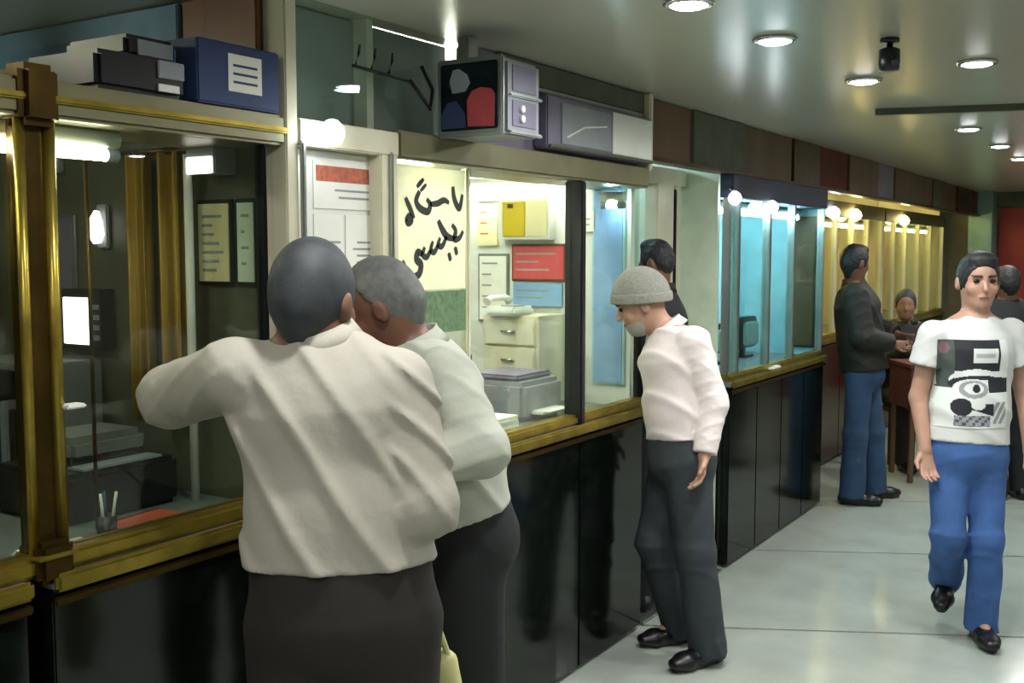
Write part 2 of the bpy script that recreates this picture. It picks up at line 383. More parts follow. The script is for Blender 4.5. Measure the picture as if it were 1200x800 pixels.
box('fascia_rail', GX + .01, GX + .04, 3.3, 4.245, 2.255, 2.268, M['steel'], t)
struct(box('wall_partition_2', X0, -2.06, 4.25, 4.285, 0, CEIL, M['white'], bev=0), 'white partition inside the bright booth', 'wall')
struct(box('wall_partition_3', X0, -2.06, 2.47, 2.5, 0, CEIL, M['white'], bev=0), 'white near partition of the bright booth', 'wall')
# sign box on the fascia of booth C
t = thing('sign_box', 'long grey and white sign box over the bright booth', 'sign', (GX + .05, 3.8, 2.06))
box('case', GX + .012, GX + .07, 3.35, 4.235, 2.055, 2.245, M['violet'], t, bev=.006)
box('white_face', GX + .07, GX + .076, 3.86, 4.225, 2.07, 2.235, M['white'], t, bev=.002)
box('grey_face', GX + .07, GX + .075, 3.45, 3.85, 2.075, 2.225, M['greyp'], t, bev=.002)
bm = bmesh.new(); add_tube(bm, [(GX + .077, 3.48, 2.1), (GX + .077, 3.62, 2.15), (GX + .077, 3.8, 2.17)], .004, 6)
link('swoosh', bm_mesh(bm), M['white'], t)
box('lower_strip', GX + .07, GX + .08, 3.36, 4.235, 2.056, 2.068, M['dark_wall'], t, bev=.002)

# lettered paper sheet on booth C glass (handwritten letters as ink strokes)
t = thing('lettered_sheet', 'white sheet with large slanting dark handwritten letters on the glass', 'sign', (GX + .006, 2.76, 1.55))
box('sheet', GX + .005, GX + .007, 2.565, 2.922, 1.56, 1.945, M['paper_t'], t, bev=0)
box('green_strip', GX + .005, GX + .0075, 2.6, 2.922, 1.42, 1.555, M['green'], t, bev=0)
def ink_stroke(pts, wd, parent):
    """pts in sheet units: u 0..1 to the right, v 0..1 upwards; smooth ribbon with varying width"""
    P = [Vector((2.565 + u * .357, 1.56 + v * .385)) for u, v in pts]
    out = []
    for i in range(len(P) - 1):
        p0, p1, p2, p3 = P[max(i-1, 0)], P[i], P[i+1], P[min(i+2, len(P)-1)]
        for k in range(6):
            s = k / 6
            out.append(.5 * ((2*p1) + (p2-p0)*s + (2*p0-5*p1+4*p2-p3)*s*s + (3*p1-p0-3*p2+p3)*s**3))
    out.append(P[-1]); bm = bmesh.new(); prev = None; n = len(out)
    for i, p in enumerate(out):
        tg = (out[min(i+1, n-1)] - out[max(i-1, 0)])
        tg = tg.normalized() if tg.length > 1e-6 else Vector((1, 0))
        nn = Vector((-tg.y, tg.x)) * wd * 1.35 * (.55 + .45 * math.sin(math.pi * min(1, max(.08, i / (n-1) * .9 + .08))))
        cur = (bm.verts.new((GX + .0082, p.x + nn.x, p.y + nn.y)), bm.verts.new((GX + .0082, p.x - nn.x, p.y - nn.y)))
        if prev: bm.faces.new((prev[0], prev[1], cur[1], cur[0]))
        prev = cur
    link('letter_stroke', bm_mesh(bm), M['ink'], parent)
for pts, wd in (
    ([(.10, .56), (.15, .60), (.18, .56), (.13, .535), (.10, .57)], .008),               # he
    ([(.10, .74), (.16, .66), (.22, .58)], .008),                                        # alef
    ([(.30, .80), (.25, .72), (.31, .66), (.42, .64), (.45, .70), (.40, .74)], .009),      # gaf body
    ([(.26, .83), (.36, .90)], .006), ([(.31, .80), (.40, .86)], .005),                    # gaf bars
    ([(.45, .70), (.56, .71), (.66, .74), (.74, .72)], .008),                              # joining line
    ([(.80, .86), (.82, .76), (.90, .68), (.95, .80)], .009),
    ([(.57, .57), (.64, .49), (.71, .44), (.82, .42)], .010),
    ([(.78, .54), (.84, .49), (.82, .42), (.90, .43), (.96, .49)], .008),
    ([(.72, .26), (.77, .28)], .011), ([(.82, .31), (.87, .33)], .011),
    ([(.70, .44), (.63, .36), (.57, .37), (.60, .43)], .0075), ([(.57, .37), (.51, .31), (.46, .33), (.49, .40)], .0075), ([(.46, .33), (.40, .27), (.34, .29), (.37, .35)], .0075),
    ([(.34, .29), (.27, .31), (.25, .25), (.31, .21), (.28, .13), (.16, .12), (.05, .24)], .010)):
    ink_stroke(pts, wd, t)

# hanging television with coloured screen, on the header of booth C
TV = thing('television', 'old box television with a dark and red picture hung above the booth', 'television', (-1.86, 2.84, 2.03))
box('cabinet', -1.99, -1.745, 2.735, 2.94, 2.035, 2.262, M['greyp'], TV, bev=.012)
box('bezel', -1.988, -1.747, 2.72, 2.738, 2.03, 2.268, M['steel'], TV, bev=.006)
box('screen', -1.972, -1.763, 2.714, 2.722, 2.05, 2.252, M['oldglass'], TV, bev=.01)
def tv_patch(name, pts, m, y=2.7125):
    bm = bmesh.new(); bm.faces.new([bm.verts.new((x, y, z)) for x, z in pts]); link(name, bm_mesh(bm), m, TV)
tv_patch('picture_red_patch', [(-1.868, 2.06), (-1.77, 2.056), (-1.768, 2.15), (-1.78, 2.168), (-1.82, 2.175), (-1.852, 2.166), (-1.87, 2.14)], M['redp'])
tv_patch('picture_pale_patch', [(-1.925, 2.162), (-1.875, 2.165), (-1.858, 2.19), (-1.868, 2.215), (-1.9, 2.235), (-1.922, 2.232), (-1.935, 2.2)], M['pale_slate'])
tv_patch('picture_blue_patch', [(-1.968, 2.056), (-1.875, 2.058), (-1.878, 2.1), (-1.91, 2.14), (-1.945, 2.135), (-1.966, 2.1)], M['blue'], 2.713)
for z0, z1 in ((2.06, 2.14), (2.165, 2.245)): box('side_recess', -1.746, -1.742, 2.77, 2.91, z0, z1, M['violet'], TV)
box('side_trim', -1.744, -1.736, 2.75, 2.94, 2.148, 2.158, M['steel'], TV); box('side_trim', -1.744, -1.736, 2.75, 2.94, 2.036, 2.048, M['steel'], TV)
for z in (2.085, 2.115): tube('knob', [(-1.745, 2.82, z), (-1.733, 2.82, z)], .011, M['white'], TV)
box('mount_plate', -1.98, -1.94, 2.82, 2.88, 2.262, CEIL - .003, M['steel'], TV)
# loose cable bracket left of the television
t = thing('cable_bracket', 'black wire bracket with clips beside the television', 'bracket', (GX + .02, 2.5, 2.2))
tube('rail', [(GX + .012, 2.36, 2.205), (GX + .012, 2.62, 2.195)], .005, M['blackplastic'], t)
for y in (2.37, 2.44, 2.52): tube('clip', [(GX + .012, y, 2.205), (GX + .03, y - .005, 2.24), (GX + .012, y + .02, 2.265)], .004, M['blackplastic'], t)
tube('cable_loop', [(GX + .012, 2.62, 2.2), (GX + .04, 2.66, 2.14), (GX + .03, 2.70, 2.12), (GX + .03, 2.715, 2.18), (GX + .012, 2.68, 2.25)], .006, M['blackplastic'], t)

# cartons and machine on the header beam of booth B
t = thing('cash_machine', 'black boxy printing machine lying on the booth header', 'machine', (GX - .1, 1.63, 2.033))
box('body', GX - .24, GX + .03, 1.5, 1.745, 2.034, 2.12, M['blackplastic'], t, bev=.012)
box('upper_deck', GX - .22, GX + .0, 1.6, 1.745, 2.12, 2.17, M['blackplastic'], t, bev=.01)
box('key_panel', GX + .0, GX + .004, 1.63, 1.73, 2.125, 2.16, M['greyp'], t, bev=.001)
box('front_plate', GX + .03, GX + .036, 1.66, 1.735, 2.075, 2.115, M['greyp'], t, bev=.002)
box('paper_slot', GX + .03, GX + .035, 1.66, 1.72, 2.045, 2.062, M['white'], t, bev=.001)
box('top_label', GX - .18, GX - .06, 1.63, 1.74, 2.17, 2.173, M['paper'], t, bev=0)  # plain white paper label on the upper deck
t = thing('blue_carton', 'blue carton with white printed labels on the booth header', 'carton', (GX - .08, 1.9, 2.033))
box('box_body', GX - .2, GX + .045, 1.765, 2.035, 2.034, 2.185, M['blue'], t, bev=.004)
box('white_label', GX + .045, GX + .047, 1.86, 1.97, 2.07, 2.16, M['paper'], t, bev=0)
box('side_label', GX - .16, GX - .03, 1.7635, 1.7655, 2.08, 2.16, M['bluep'], t, bev=0)
boxes('print_lines', [(GX + .047, GX + .0475, 1.875, 1.955, z, z + .006) for z in (2.09, 2.11, 2.13)], M['blue'], t, bev=0)

# long tube lamps
def tube_lamp(p0, p1, label, m, group='booth tube lamps'):
    p0, p1 = Vector(p0), Vector(p1)
    t = thing('tube_lamp', label, 'lamp', p0.lerp(p1, .5), group=group)
    d = (p1 - p0).normalized()
    up = Vector((0, 0, .035))
    tube('housing', [p0 + up, p1 + up], .022, M['white'], t, 8)
    tube('tube', [p0 + d*.03, p1 - d*.03], .014, m, t, 10)
    for e in (p0, p1 - d*.03): tube('end_cap', [e, e + d*.03], .016, M['greyp'], t, 10)
    for e in (p0 + d*.015, p1 - d*.015): tube('holder', [e, e + up], .008, M['white'], t, 8)
    return t
tube_lamp((-2.1, 1.0, 1.9), (-2.1, 1.62, 1.9), 'slim tube lamp under the header of the leftmost booth', M['tube'])
tube_lamp((-2.35, 2.62, 2.303), (-2.35, 3.9, 2.303), 'ceiling tube lamp inside the lettered booth, nearer the glass', M['tube_b'])
tube_lamp((-2.85, 2.62, 2.303), (-2.85, 3.9, 2.303), 'ceiling tube lamp inside the lettered booth, farther from the glass', M['tube_b'])
tube_lamp((-2.95, 4.2, 1.965), (-2.32, 4.2, 1.965), 'glaring tube lamp over the yellow sign in the bright booth', M['tube_b'])
tube_lamp((-2.14, 2.6, 1.9), (-2.14, 2.9, 1.9), 'short added tube lamp, out of view, backlighting the lettered sheet', M['tube_b'])  # fill lamp added only to make the sheet glow from behind
tube_lamp((-2.16, 4.16, 1.88), (-2.05, 4.16, 1.88), 'short cool strip lamp at the right of the bright booth', M['tube_c'])

tube_lamp((-2.9, .3, 2.303), (-2.9, 1.6, 2.303), 'added ceiling tube lamp brightening the inside of the leftmost booth', M['tube'])  # fill lamp added to lift the dark interior and upper zone
# things inside booth B
t = thing('gold_curtain', 'gold curtain hanging in two folds inside the leftmost booth', 'curtain', (-2.5, 2.0, 1.3))
for xa, xb in ((-2.555, -2.455), (-2.42, -2.32)):
    bm = bmesh.new(); n = 40; top = []
    pr_ = []
    for k in range(n + 1):
        s = k / n; pr_.append((xa + (xb - xa) * s, 2.0 + .022 * math.sin(s * 9.5 + xa * 7) + .008 * math.sin(s * 31)))
    va = [[bm.verts.new((x, y + dy, z)) for (x, y) in pr_] for z, dy in ((1.2, 0), (1.95, 0), (1.95, .006), (1.2, .006))]
    for i in range(4):
        for k in range(n): bm.faces.new((va[i][k], va[i][k+1], va[(i+1) % 4][k+1], va[(i+1) % 4][k]))
    link('curtain_panel', bm_mesh(bm), M['curtain'], t, smooth=True)
tube('curtain_rod', [(-2.65, 2.0, 1.955), (-2.25, 2.0, 1.955)], .01, M['dgold'], t)
def ywall_poster(name, label, x0, x1, z0, z1, y, m, frame=None, lines=0, cat='poster', lm='ink_g'):
    t = thing(name, label, cat, ((x0+x1)/2, y, (z0+z1)/2))
    if frame: box('frame', x0 - .012, x1 + .012, y - .012, y - .001, z0 - .012, z1 + .012, frame, t, bev=.003)
    box('sheet', x0, x1, y - .016, y - .012 if frame else y - .001, z0, z1, m, t, bev=0)
    bl = [(x0 + .015, x0 + .015 + (x1-x0-.03) * (.4 + .6*random.random()), y - .0168, y - .016, z1 - .03 - k*(z1-z0-.04)/lines - .008, z1 - .03 - k*(z1-z0-.04)/lines) for k in range(lines)]
    if bl: boxes('print', bl, M[lm], t, bev=0)
    return t
ywall_poster('framed_poster', 'cream framed chart on the dark partition behind the glass', -2.3, -2.185, 1.6, 1.81, 2.05, M['paper_y'], M['blackplastic'], 7)
ywall_poster('framed_poster', 'narrow pale framed sheet right of the cream chart', -2.15, -2.09, 1.6, 1.81, 2.05, M['mint'], M['blackplastic'], 4)
t = thing('light_box', 'lit white box lamp above the framed chart', 'lamp', (-2.21, 2.0, 1.9))
box('case', -2.27, -2.16, 1.97, 2.049, 1.885, 1.955, M['greyp'], t); box('lit_face', -2.265, -2.165, 1.964, 1.97, 1.885, 1.93, M['screen'], t)
t = thing('monitor', 'small lit white screen inside the leftmost booth', 'monitor', (-2.78, 2.0, 1.4))
box('bezel', -2.87, -2.68, 2.0, 2.049, 1.39, 1.57, M['blackplastic'], t); box('lit_screen', -2.855, -2.735, 1.994, 2.0, 1.405, 1.545, M['screen'], t, bev=.002)
boxes('button', [(-2.72, -2.69, 1.995, 2.0, z, z + .015) for z in (1.42, 1.45, 1.48, 1.51)], M['greyp'], t, bev=.001)
t = thing('wall_lamp', 'small oval lit lamp left of the gold curtain', 'lamp', (-2.71, 2.03, 1.76))
box('back_plate', -2.74, -2.69, 2.035, 2.049, 1.69, 1.82, M['greyp'], t)
tube('lit_shade', [(-2.715, 2.02, 1.705), (-2.715, 2.015, 1.73), (-2.715, 2.015, 1.77), (-2.715, 2.02, 1.8)], [.012, .024, .02, .008], M['screen'], t)
t = thing('wall_lamp', 'lit square lamp high beside the brass post', 'lamp', (-2.95, 2.03, 2.0))
box('back_plate', -3.0, -2.9, 2.03, 2.049, 1.92, 2.06, M['greyp'], t); box('lit_face', -2.985, -2.925, 2.02, 2.03, 1.935, 2.05, M['screen'], t)
t = thing('filing_shelf', 'grey office shelf with files inside the leftmost booth', 'shelf', (-2.93, 1.95, 0))
box('side_board', -3.12, -3.1, 1.8, 2.04, 0, 1.36, M['shelf'], t); box('side_board', -2.76, -2.74, 1.8, 2.04, 0, 1.36, M['shelf'], t)
for z in (.2, .6, 1.0, 1.34): box('shelf_board', -3.1, -2.76, 1.8, 2.04, z, z + .02, M['shelf'], t)
for k in range(7):
    b_ = box('file_binder', -3.09 + k*.045, -3.055 + k*.045, 1.84, 2.0, 1.021, 1.24 - .02*(k % 3), [M['blackplastic'], M['green'], M['blue'], M['greyp']][k % 4], None, loc=(-3.07 + k*.045, 1.92, 1.02))
    tag(b_, 'upright binder, number ' + ['one', 'two', 'three', 'four', 'five', 'six', 'seven'][k] + ' from the left in the booth shelf', 'binder', 'binders in the booth shelf')
t = thing('counter_till', 'dark grey till standing on the worktop behind the left glass', 'till', (-2.45, 1.75, 1.0))
box('till_body', -2.62, -2.3, 1.6, 1.95, 1.001, 1.13, M['blackplastic'], t, bev=.015); box('till_hood', -2.6, -2.4, 1.68, 1.93, 1.13, 1.2, M['shelf'], t, bev=.02)
box('key_pad', -2.37, -2.305, 1.65, 1.9, 1.13, 1.138, M['greyp'], t)
def flat_item(name, label, cat, x, y, w_, d_, h, rz, m, z=1.0, parts=()):
    t = thing(name, label, cat, (x, y, z), rz)
    bm = bmesh.new(); add_box(bm, -w_/2, w_/2, -d_/2, d_/2, .001, h, min(.004, h*.3))
    o = link('body', bm_mesh(bm), m, None); o.parent = t
    for nm, (a0, a1, b0, b1, c0, c1), mm in parts:
        bm = bmesh.new(); add_box(bm, a0, a1, b0, b1, c0, c1, .001); o = link(nm, bm_mesh(bm), mm, None); o.parent = t
    return t
flat_item('red_folder', 'orange red folder lying on the worktop behind the glass', 'folder', -2.15, 1.72, .13, .2, .018, .1, M['orange'], parts=[('spine', (-.068, -.06, -.1, .1, .001, .02), M['redcloth'])])
flat_item('ledger', 'white open ledger on the worktop beside the brass post', 'book', -2.13, 1.46, .12, .16, .012, -.15, M['paper'], parts=[('teal_cover', (-.064, .064, -.084, .084, .0, .004), M['aqua'])])
flat_item('paper_pad', 'pale paper pad on the worktop left of the brass post', 'paper', -2.14, 1.16, .12, .16, .02, .2, M['paper'], parts=[('top_leaf', (-.05, .055, -.07, .07, .02, .021), M['paper_y'])])
t = thing('pen_holder', 'small dark pen holder with pens by the red folder', 'pen holder', (-2.13, 1.585, 1.0))
lathe('cup', (-2.13, 1.585, 1.001), [(.02, 0), (.022, .004), (.024, .06), (.021, .058), (.02, .01)], M['blackplastic'], t)
for a_, b_ in ((.008, .01), (-.009, .004), (.002, -.01)): tube('pen', [(-2.13 + a_*.6, 1.585 + b_*.6, 1.015), (-2.13 + a_*1.8, 1.585 + b_*1.8, 1.115)], .0035, M['white'] if a_ > 0 else M['blue'], t, 8)

# things inside booth C (on the partition facing the viewer and on the worktop)
PY = 4.25
t = thing('lit_sign', 'glowing yellow sign on the partition of the bright booth', 'sign', (-2.6, PY, 1.83))
box('case', -2.72, -2.44, PY - .06, PY - .001, 1.735, 1.925, M['white'], t); box('yellow_face', -2.69, -2.565, PY - .066, PY - .06, 1.75, 1.91, M['yellow'], t)
box('cream_face', -2.56, -2.45, PY - .066, PY - .06, 1.75, 1.91, M['paper_y'], t); box('dark_mark', -2.66, -2.63, PY - .068, PY - .066, 1.88, 1.9, M['ink'], t, bev=0)
ywall_poster('price_card', 'orange and white card left of the yellow sign', -2.86, -2.75, 1.71, 1.9, PY, M['paper_y'], None, 3, lm='ink_r')
ywall_poster('price_card', 'pink red poster below the yellow sign', -2.66, -2.39, 1.555, 1.705, PY, M['redp'], M['brown'], 3)
ywall_poster('price_card', 'pale blue poster below the pink red one', -2.66, -2.4, 1.43, 1.535, PY, M['bluep'], None, 2)
ywall_poster('price_card', 'plain white sheet on the partition left of the posters', -2.85, -2.7, 1.36, 1.66, PY, M['paper'], M['shelf'], 5)
ywall_poster('price_card', 'small white sheet in the right pane of the bright booth', -2.29, -2.23, 1.77, 1.86, PY, M['paper'], None, 2)
ywall_poster('pale_blue_board', 'pale blue panel at the right of the bright booth', -2.235, -2.095, 1.1, 1.95, PY, M['bluep'], M['aqua'], 0, 'panel')
ywall_poster('grey_chart', 'grey violet chart high in the bright booth', -2.87, -2.74, 1.92, 2.0, PY, M['violet'], None, 0)
t = thing('drawer_unit', 'cream drawer unit standing on the bright booth worktop', 'drawer unit', (-2.5, 4.1, 1.0))
box('body', -2.66, -2.37, 3.98, 4.23, 1.001, 1.4, M['cream'], t)
for z in (1.02, 1.145, 1.27):
    dw = box('drawer', -2.645, -2.385, 3.965, 3.98, z, z + .115, M['cream'], t); tube('handle', [(-2.55, 3.958, z + .06), (-2.48, 3.958, z + .06)], .006, M['chrome'], dw)
t = thing('white_telephone', 'white desk telephone on top of the cream cabinet', 'telephone', (-2.52, 4.0, 1.4))
box('base', -2.62, -2.46, 3.92, 4.1, 1.401, 1.44, M['white'], t, bev=.012); box('key_pad', -2.55, -2.48, 3.95, 4.05, 1.44, 1.446, M['greyp'], t)
tube('handset', [(-2.6, 3.92, 1.46), (-2.6, 3.95, 1.475), (-2.6, 4.07, 1.475), (-2.6, 4.1, 1.46)], [.02, .014, .014, .02], M['white'], t)
t = thing('monitor', 'dark boxy computer monitor on the bright booth worktop', 'monitor', (-2.55, 3.45, 1.0))
box('foot', -2.6, -2.45, 3.38, 3.55, 1.001, 1.02, M['blackplastic'], t); box('neck', -2.55, -2.5, 3.43, 3.5, 1.02, 1.06, M['blackplastic'], t)
box('case', -2.68, -2.4, 3.36, 3.62, 1.06, 1.29, M['blackplastic'], t, bev=.02); box('screen', -2.66, -2.42, 3.352, 3.36, 1.08, 1.27, M['aqua'], t, bev=.005)
t.location.y -= .09
t = thing('printer', 'grey violet ticket printer behind the bright glass', 'printer', (-2.35, 3.75, 1.0))
box('case', -2.5, -2.2, 3.58, 3.9, 1.001, 1.16, M['greyp'], t, bev=.02); box('lid', -2.48, -2.24, 3.6, 3.88, 1.16, 1.185, M['violet'], t, bev=.01)
box('output_tray', -2.2, -2.14, 3.63, 3.85, 1.03, 1.04, M['white'], t); box('paper_sheet', -2.21, -2.12, 3.65, 3.83, 1.041, 1.044, M['paper'], t, bev=0)
t = thing('paper_stack', 'stack of white papers on the worktop near the black mullion', 'paper', (-2.2, 3.3, 1.0))
for k in range(5): box('sheet_bundle', -2.3 + .006*(k % 3), -2.13 + .005*(k % 2), 3.2 + .008*(k % 2), 3.42 + .006*(k % 3), 1.001 + k*.012, 1.012 + k*.012, M['paper'], t, bev=.001)
t = thing('paper_roll', 'white paper roll on the bright booth worktop', 'paper roll', (-2.25, 3.06, 1.0))
tube('roll', [(-2.3, 3.06, 1.14), (-2.18, 3.06, 1.14)], .035, M['white'], t, 20); box('stand', -2.3, -2.18, 3.03, 3.09, 1.001, 1.105, M['blackplastic'], t)
t = thing('office_chair', 'grey violet office chair behind the bright glass', 'chair', (-2.95, 3.6, 0))
box('seat', -3.15, -2.78, 3.4, 3.8, .45, .53, M['violet'], t, bev=.03); box('backrest', -3.2, -3.14, 3.42, 3.78, .62, 1.15, M['violet'], t, bev=.025)
tube('column', [(-2.97, 3.6, .05), (-2.97, 3.6, .45)], .025, M['steel'], t); tube('back_bar', [(-3.15, 3.6, .48), (-3.19, 3.6, .7)], .015, M['steel'], t)
for k in range(5):
    a_ = k*1.2566; tube('leg', [(-2.97, 3.6, .08), (-2.97 + .25*math.cos(a_), 3.6 + .25*math.sin(a_), .03)], .018, M['blackplastic'], t)

# doorway between booth C and booth D
d3 = thing('door_3', 'cream framed doorway beside the lit booth', 'door', (GX, 4.77, 0)); d3['kind'] = 'structure'
box('jamb', -2.31, -2.24, 4.92, 5.12, 0, 2.06, M['cream'], d3); box('jamb', -2.31, -2.25, 5.16, 5.24, 0, 2.06, M['cream'], d3)
box('jamb_bead', -2.25, -2.235, 5.13, 5.15, 0, 2.0, M['blackplastic'], d3); box('head', -2.31, -2.23, 4.29, 5.26, 2.02, 2.1, M['cream'], d3)
box('threshold', -2.3, -2.0, 4.29, 5.26, 0, .012, M['steel'], d3)
struct(box('wall_partition_4', X0, -2.06, 5.27, 5.3, 0, CEIL, M['mint'], bev=0), 'pale mint partition seen through the doorway', 'wall')
# brown fascia over booths D..F
fa = thing('fascia_board', 'long dark brown fascia above the farther booths', 'fascia', (GX, 8.5, 2.05))
yy = 4.29; k = 0
while yy < 13.2:
    L = .55 + .15 * ((k * 7) % 3); y2 = min(yy + L, 13.3)
    box('panel', GX - .06, GX - .0 + .012*(k % 2), yy, y2 - .012, 2.085, CEIL - .003, M[['brown', 'dark_wall', 'brown', 'dgold', 'redcloth', 'brown', 'violet', 'brown'][k % 8]], fa)
    yy = y2; k += 1
box('lower_rail', GX - .05, GX + .03, 4.29, 13.3, 2.081, 2.1, M['dgold'], fa)
# booths D, E, F
def booth(y0, y1, mull, frame, glass, label, lamp, lamp_label, z1=1.96, dx=0, head='dark_wall'):
    t = thing('ticket_booth', label, 'booth', (GX, (y0 + y1)/2, 1.0))
    box('sill_rail', GX - .03, GX + .035, y0, y1, 1.0, 1.035, M['gold'], t, bev=.008)
    box('header_beam', GX - .2, GX + .04, y0, y1, z1, 2.08, M[head], t)
    ys = [y0] + mull + [y1]
    for a_ in ys: box('mullion', GX - .02, GX + .025, max(y0, a_ - .018), min(y1, a_ + .018), 1.035, z1, frame, t)
    for a_, b_ in zip(ys, ys[1:]): pane('glass_pane', a_ + .018, b_ - .018, 1.035, z1, t, glass)
    t.location.x += dx
    tube_lamp((GX + dx - .12, y0 + .1, z1 - .06), (GX + dx - .12, y1 - .1, z1 - .06), lamp_label, lamp)
    return t
booth(5.305, 7.02, [5.45, 5.95, 6.4], M['steel'], M['cyan_glass'], 'cyan lit ticket booth behind the man in the knitted cap', M['tube_c'], 'cool tube lamp inside the cyan booth', head='navy')
booth(7.3, 10.1, [7.7, 8.1, 8.6, 9.1, 9.6], M['cream'], M['glass'], 'yellow lit booth beyond the person in the dark jacket', M['tube_y'], 'warm tube lamp in the nearer of the two yellow booths', dx=-.35)
booth(10.15, 13.0, [10.6, 11.1, 11.7, 12.3], M['cream'], M['glass'], 'farthest yellow lit booth at the end of the row', M['tube_y'], 'warm tube lamp in the farthest yellow booth', dx=-.35)
struct(box('wall_partition_5', X0, -2.06, 7.03, 7.06, 0, CEIL, M['aqua'], bev=0), 'aqua partition at the end of the cyan booth', 'wall')
struct(box('wall_partition_6', X0, -2.41, 10.11, 10.14, 0, CEIL, M['cream'], bev=0), 'cream partition of the yellow booths', 'wall')
struct(box('wall_partition_7', X0, -2.41, 13.02, 13.05, 0, CEIL, M['cream'], bev=0), 'cream end partition of the last booth', 'wall')
struct(box('wall_partition_8', -3.1, -3.06, 5.31, 7.02, 0, CEIL, M['aqua'], bev=0), 'aqua inner wall of the cyan booth', 'wall')
ywall_poster('brown_board', 'brown board at the right end of the cyan booth', -2.24, -2.07, 1.06, 1.9, 7.03, M['brown'], M['dgold'], 0, 'board')
ywall_poster('grey_blue_board', 'grey blue board beside the brass post inside the booth', -2.96, -2.86, 1.4, 1.78, 2.05, M['violet'], M['steel'], 0, 'board')
ywall_poster('yellow_board', 'yellow board at the very left edge behind the glass', -2.22, -2.16, 1.2, 1.46, 1.30, M['paper_y'], M['gold'], 0, 'board')
tube_lamp((-2.6, 5.5, 2.303), (-2.6, 6.9, 2.303), 'cool tube lamp deep inside the cyan booth', M['tube_c'])
tube_lamp((-2.85, 4.4, 2.303), (-2.85, 5.15, 2.303), 'cool ceiling tube lamp in the doorway room', M['tube_c'])
tube_lamp((-2.75, 7.5, 2.303), (-2.75, 9.9, 2.303), 'added warm ceiling tube lamp brightening the nearer yellow booth', M['tube_y'])  # second lamp added further in so the booth reads brighter
tube_lamp((-2.75, 10.4, 2.303), (-2.75, 12.8, 2.303), 'added warm ceiling tube lamp brightening the farthest yellow booth', M['tube_y'])  # extra fill lamp added here too, for a brighter booth
# spot lamps of the farther booths
def spot(y, z, m, label, x=GX + .05, r=.035):
    t = thing('spot_lamp', label, 'lamp', (x, y, z), group='bright spot lamps on the booth headers')
    tube('bracket', [(x - .03, y, z + .05), (x, y, z + .03)], .007, M['chrome'], t, 8)
    lathe('bulb', (x, y, z), [(.006, -r), (r*.8, -r*.5), (r, 0), (r*.75, r*.6), (.01, r)], m, t, 16)
spot(5.3, 1.955, M['globe'], 'white bulb at the left of the cyan booth header'); spot(5.89, 1.93, M['globe'], 'white bulb in the middle of the cyan booth header')
for y, l in ((7.75, 'first'), (8.35, 'second'), (9.0, 'third'), (10.8, 'fourth')):
    spot(y, 1.98, M['globe'] if y < 8.5 else M['tube_y'], l + ' bulb from the left on the yellow booth headers', x=GX - .29, r=.05)
# small equipment in booth D
for y, hgt, l in ((5.6, .22, 'left'), (6.15, .18, 'middle'), (6.65, .2, 'right')):
    t = thing('booth_monitor', 'dark monitor in the cyan booth, ' + l + ' of three', 'monitor', (-2.4, y, 1.0), group='monitors in the cyan booth')
    box('foot', -2.47, -2.36, y - .06, y + .06, 1.001, 1.015, M['blackplastic'], t); box('neck', -2.43, -2.4, y - .02, y + .02, 1.015, 1.07, M['blackplastic'], t)
    box('case', -2.46, -2.38, y - .17, y + .17, 1.06, 1.06 + hgt, M['blackplastic'], t, bev=.01); box('back_cover', -2.38, -2.34, y - .1, y + .1, 1.08, 1.03 + hgt, M['teal'], t, bev=.01)
flat_item('white_slip', 'white paper slip on the counter edge behind the cap man', 'paper', -2.0, 6.0, .06, .16, .012, 0, M['white'], z=1.006, parts=[('fold', (-.028, .028, -.02, .06, .012, .016), M['paper'])])

# red desk farther back
dk = thing('small_desk', 'red brown desk with thin legs beyond the dark jacket person', 'desk', (-1.58, 8.26, 0), math.radians(32.2))
def lp(name, b_, m, t):
    bm = bmesh.new(); add_box(bm, *b_, .004); o = link(name, bm_mesh(bm), m, None); o.parent = t; return o
lp('desk_top', (-.2, .25, -.2, .25, .84, .87), M['redcloth'], dk); lp('front_board', (-.19, .24, -.19, -.17, .54, .84), M['redcloth'], dk)
lp('side_board', (-.19, -.17, -.17, .24, .54, .84), M['redcloth'], dk); lp('side_board', (.22, .24, -.17, .24, .54, .84), M['redcloth'], dk)
for x in (-.18, .2):
    for y in (-.18, .2): lp('leg', (x, x + .035, y, y + .035, 0, .55), M['brown'], dk)

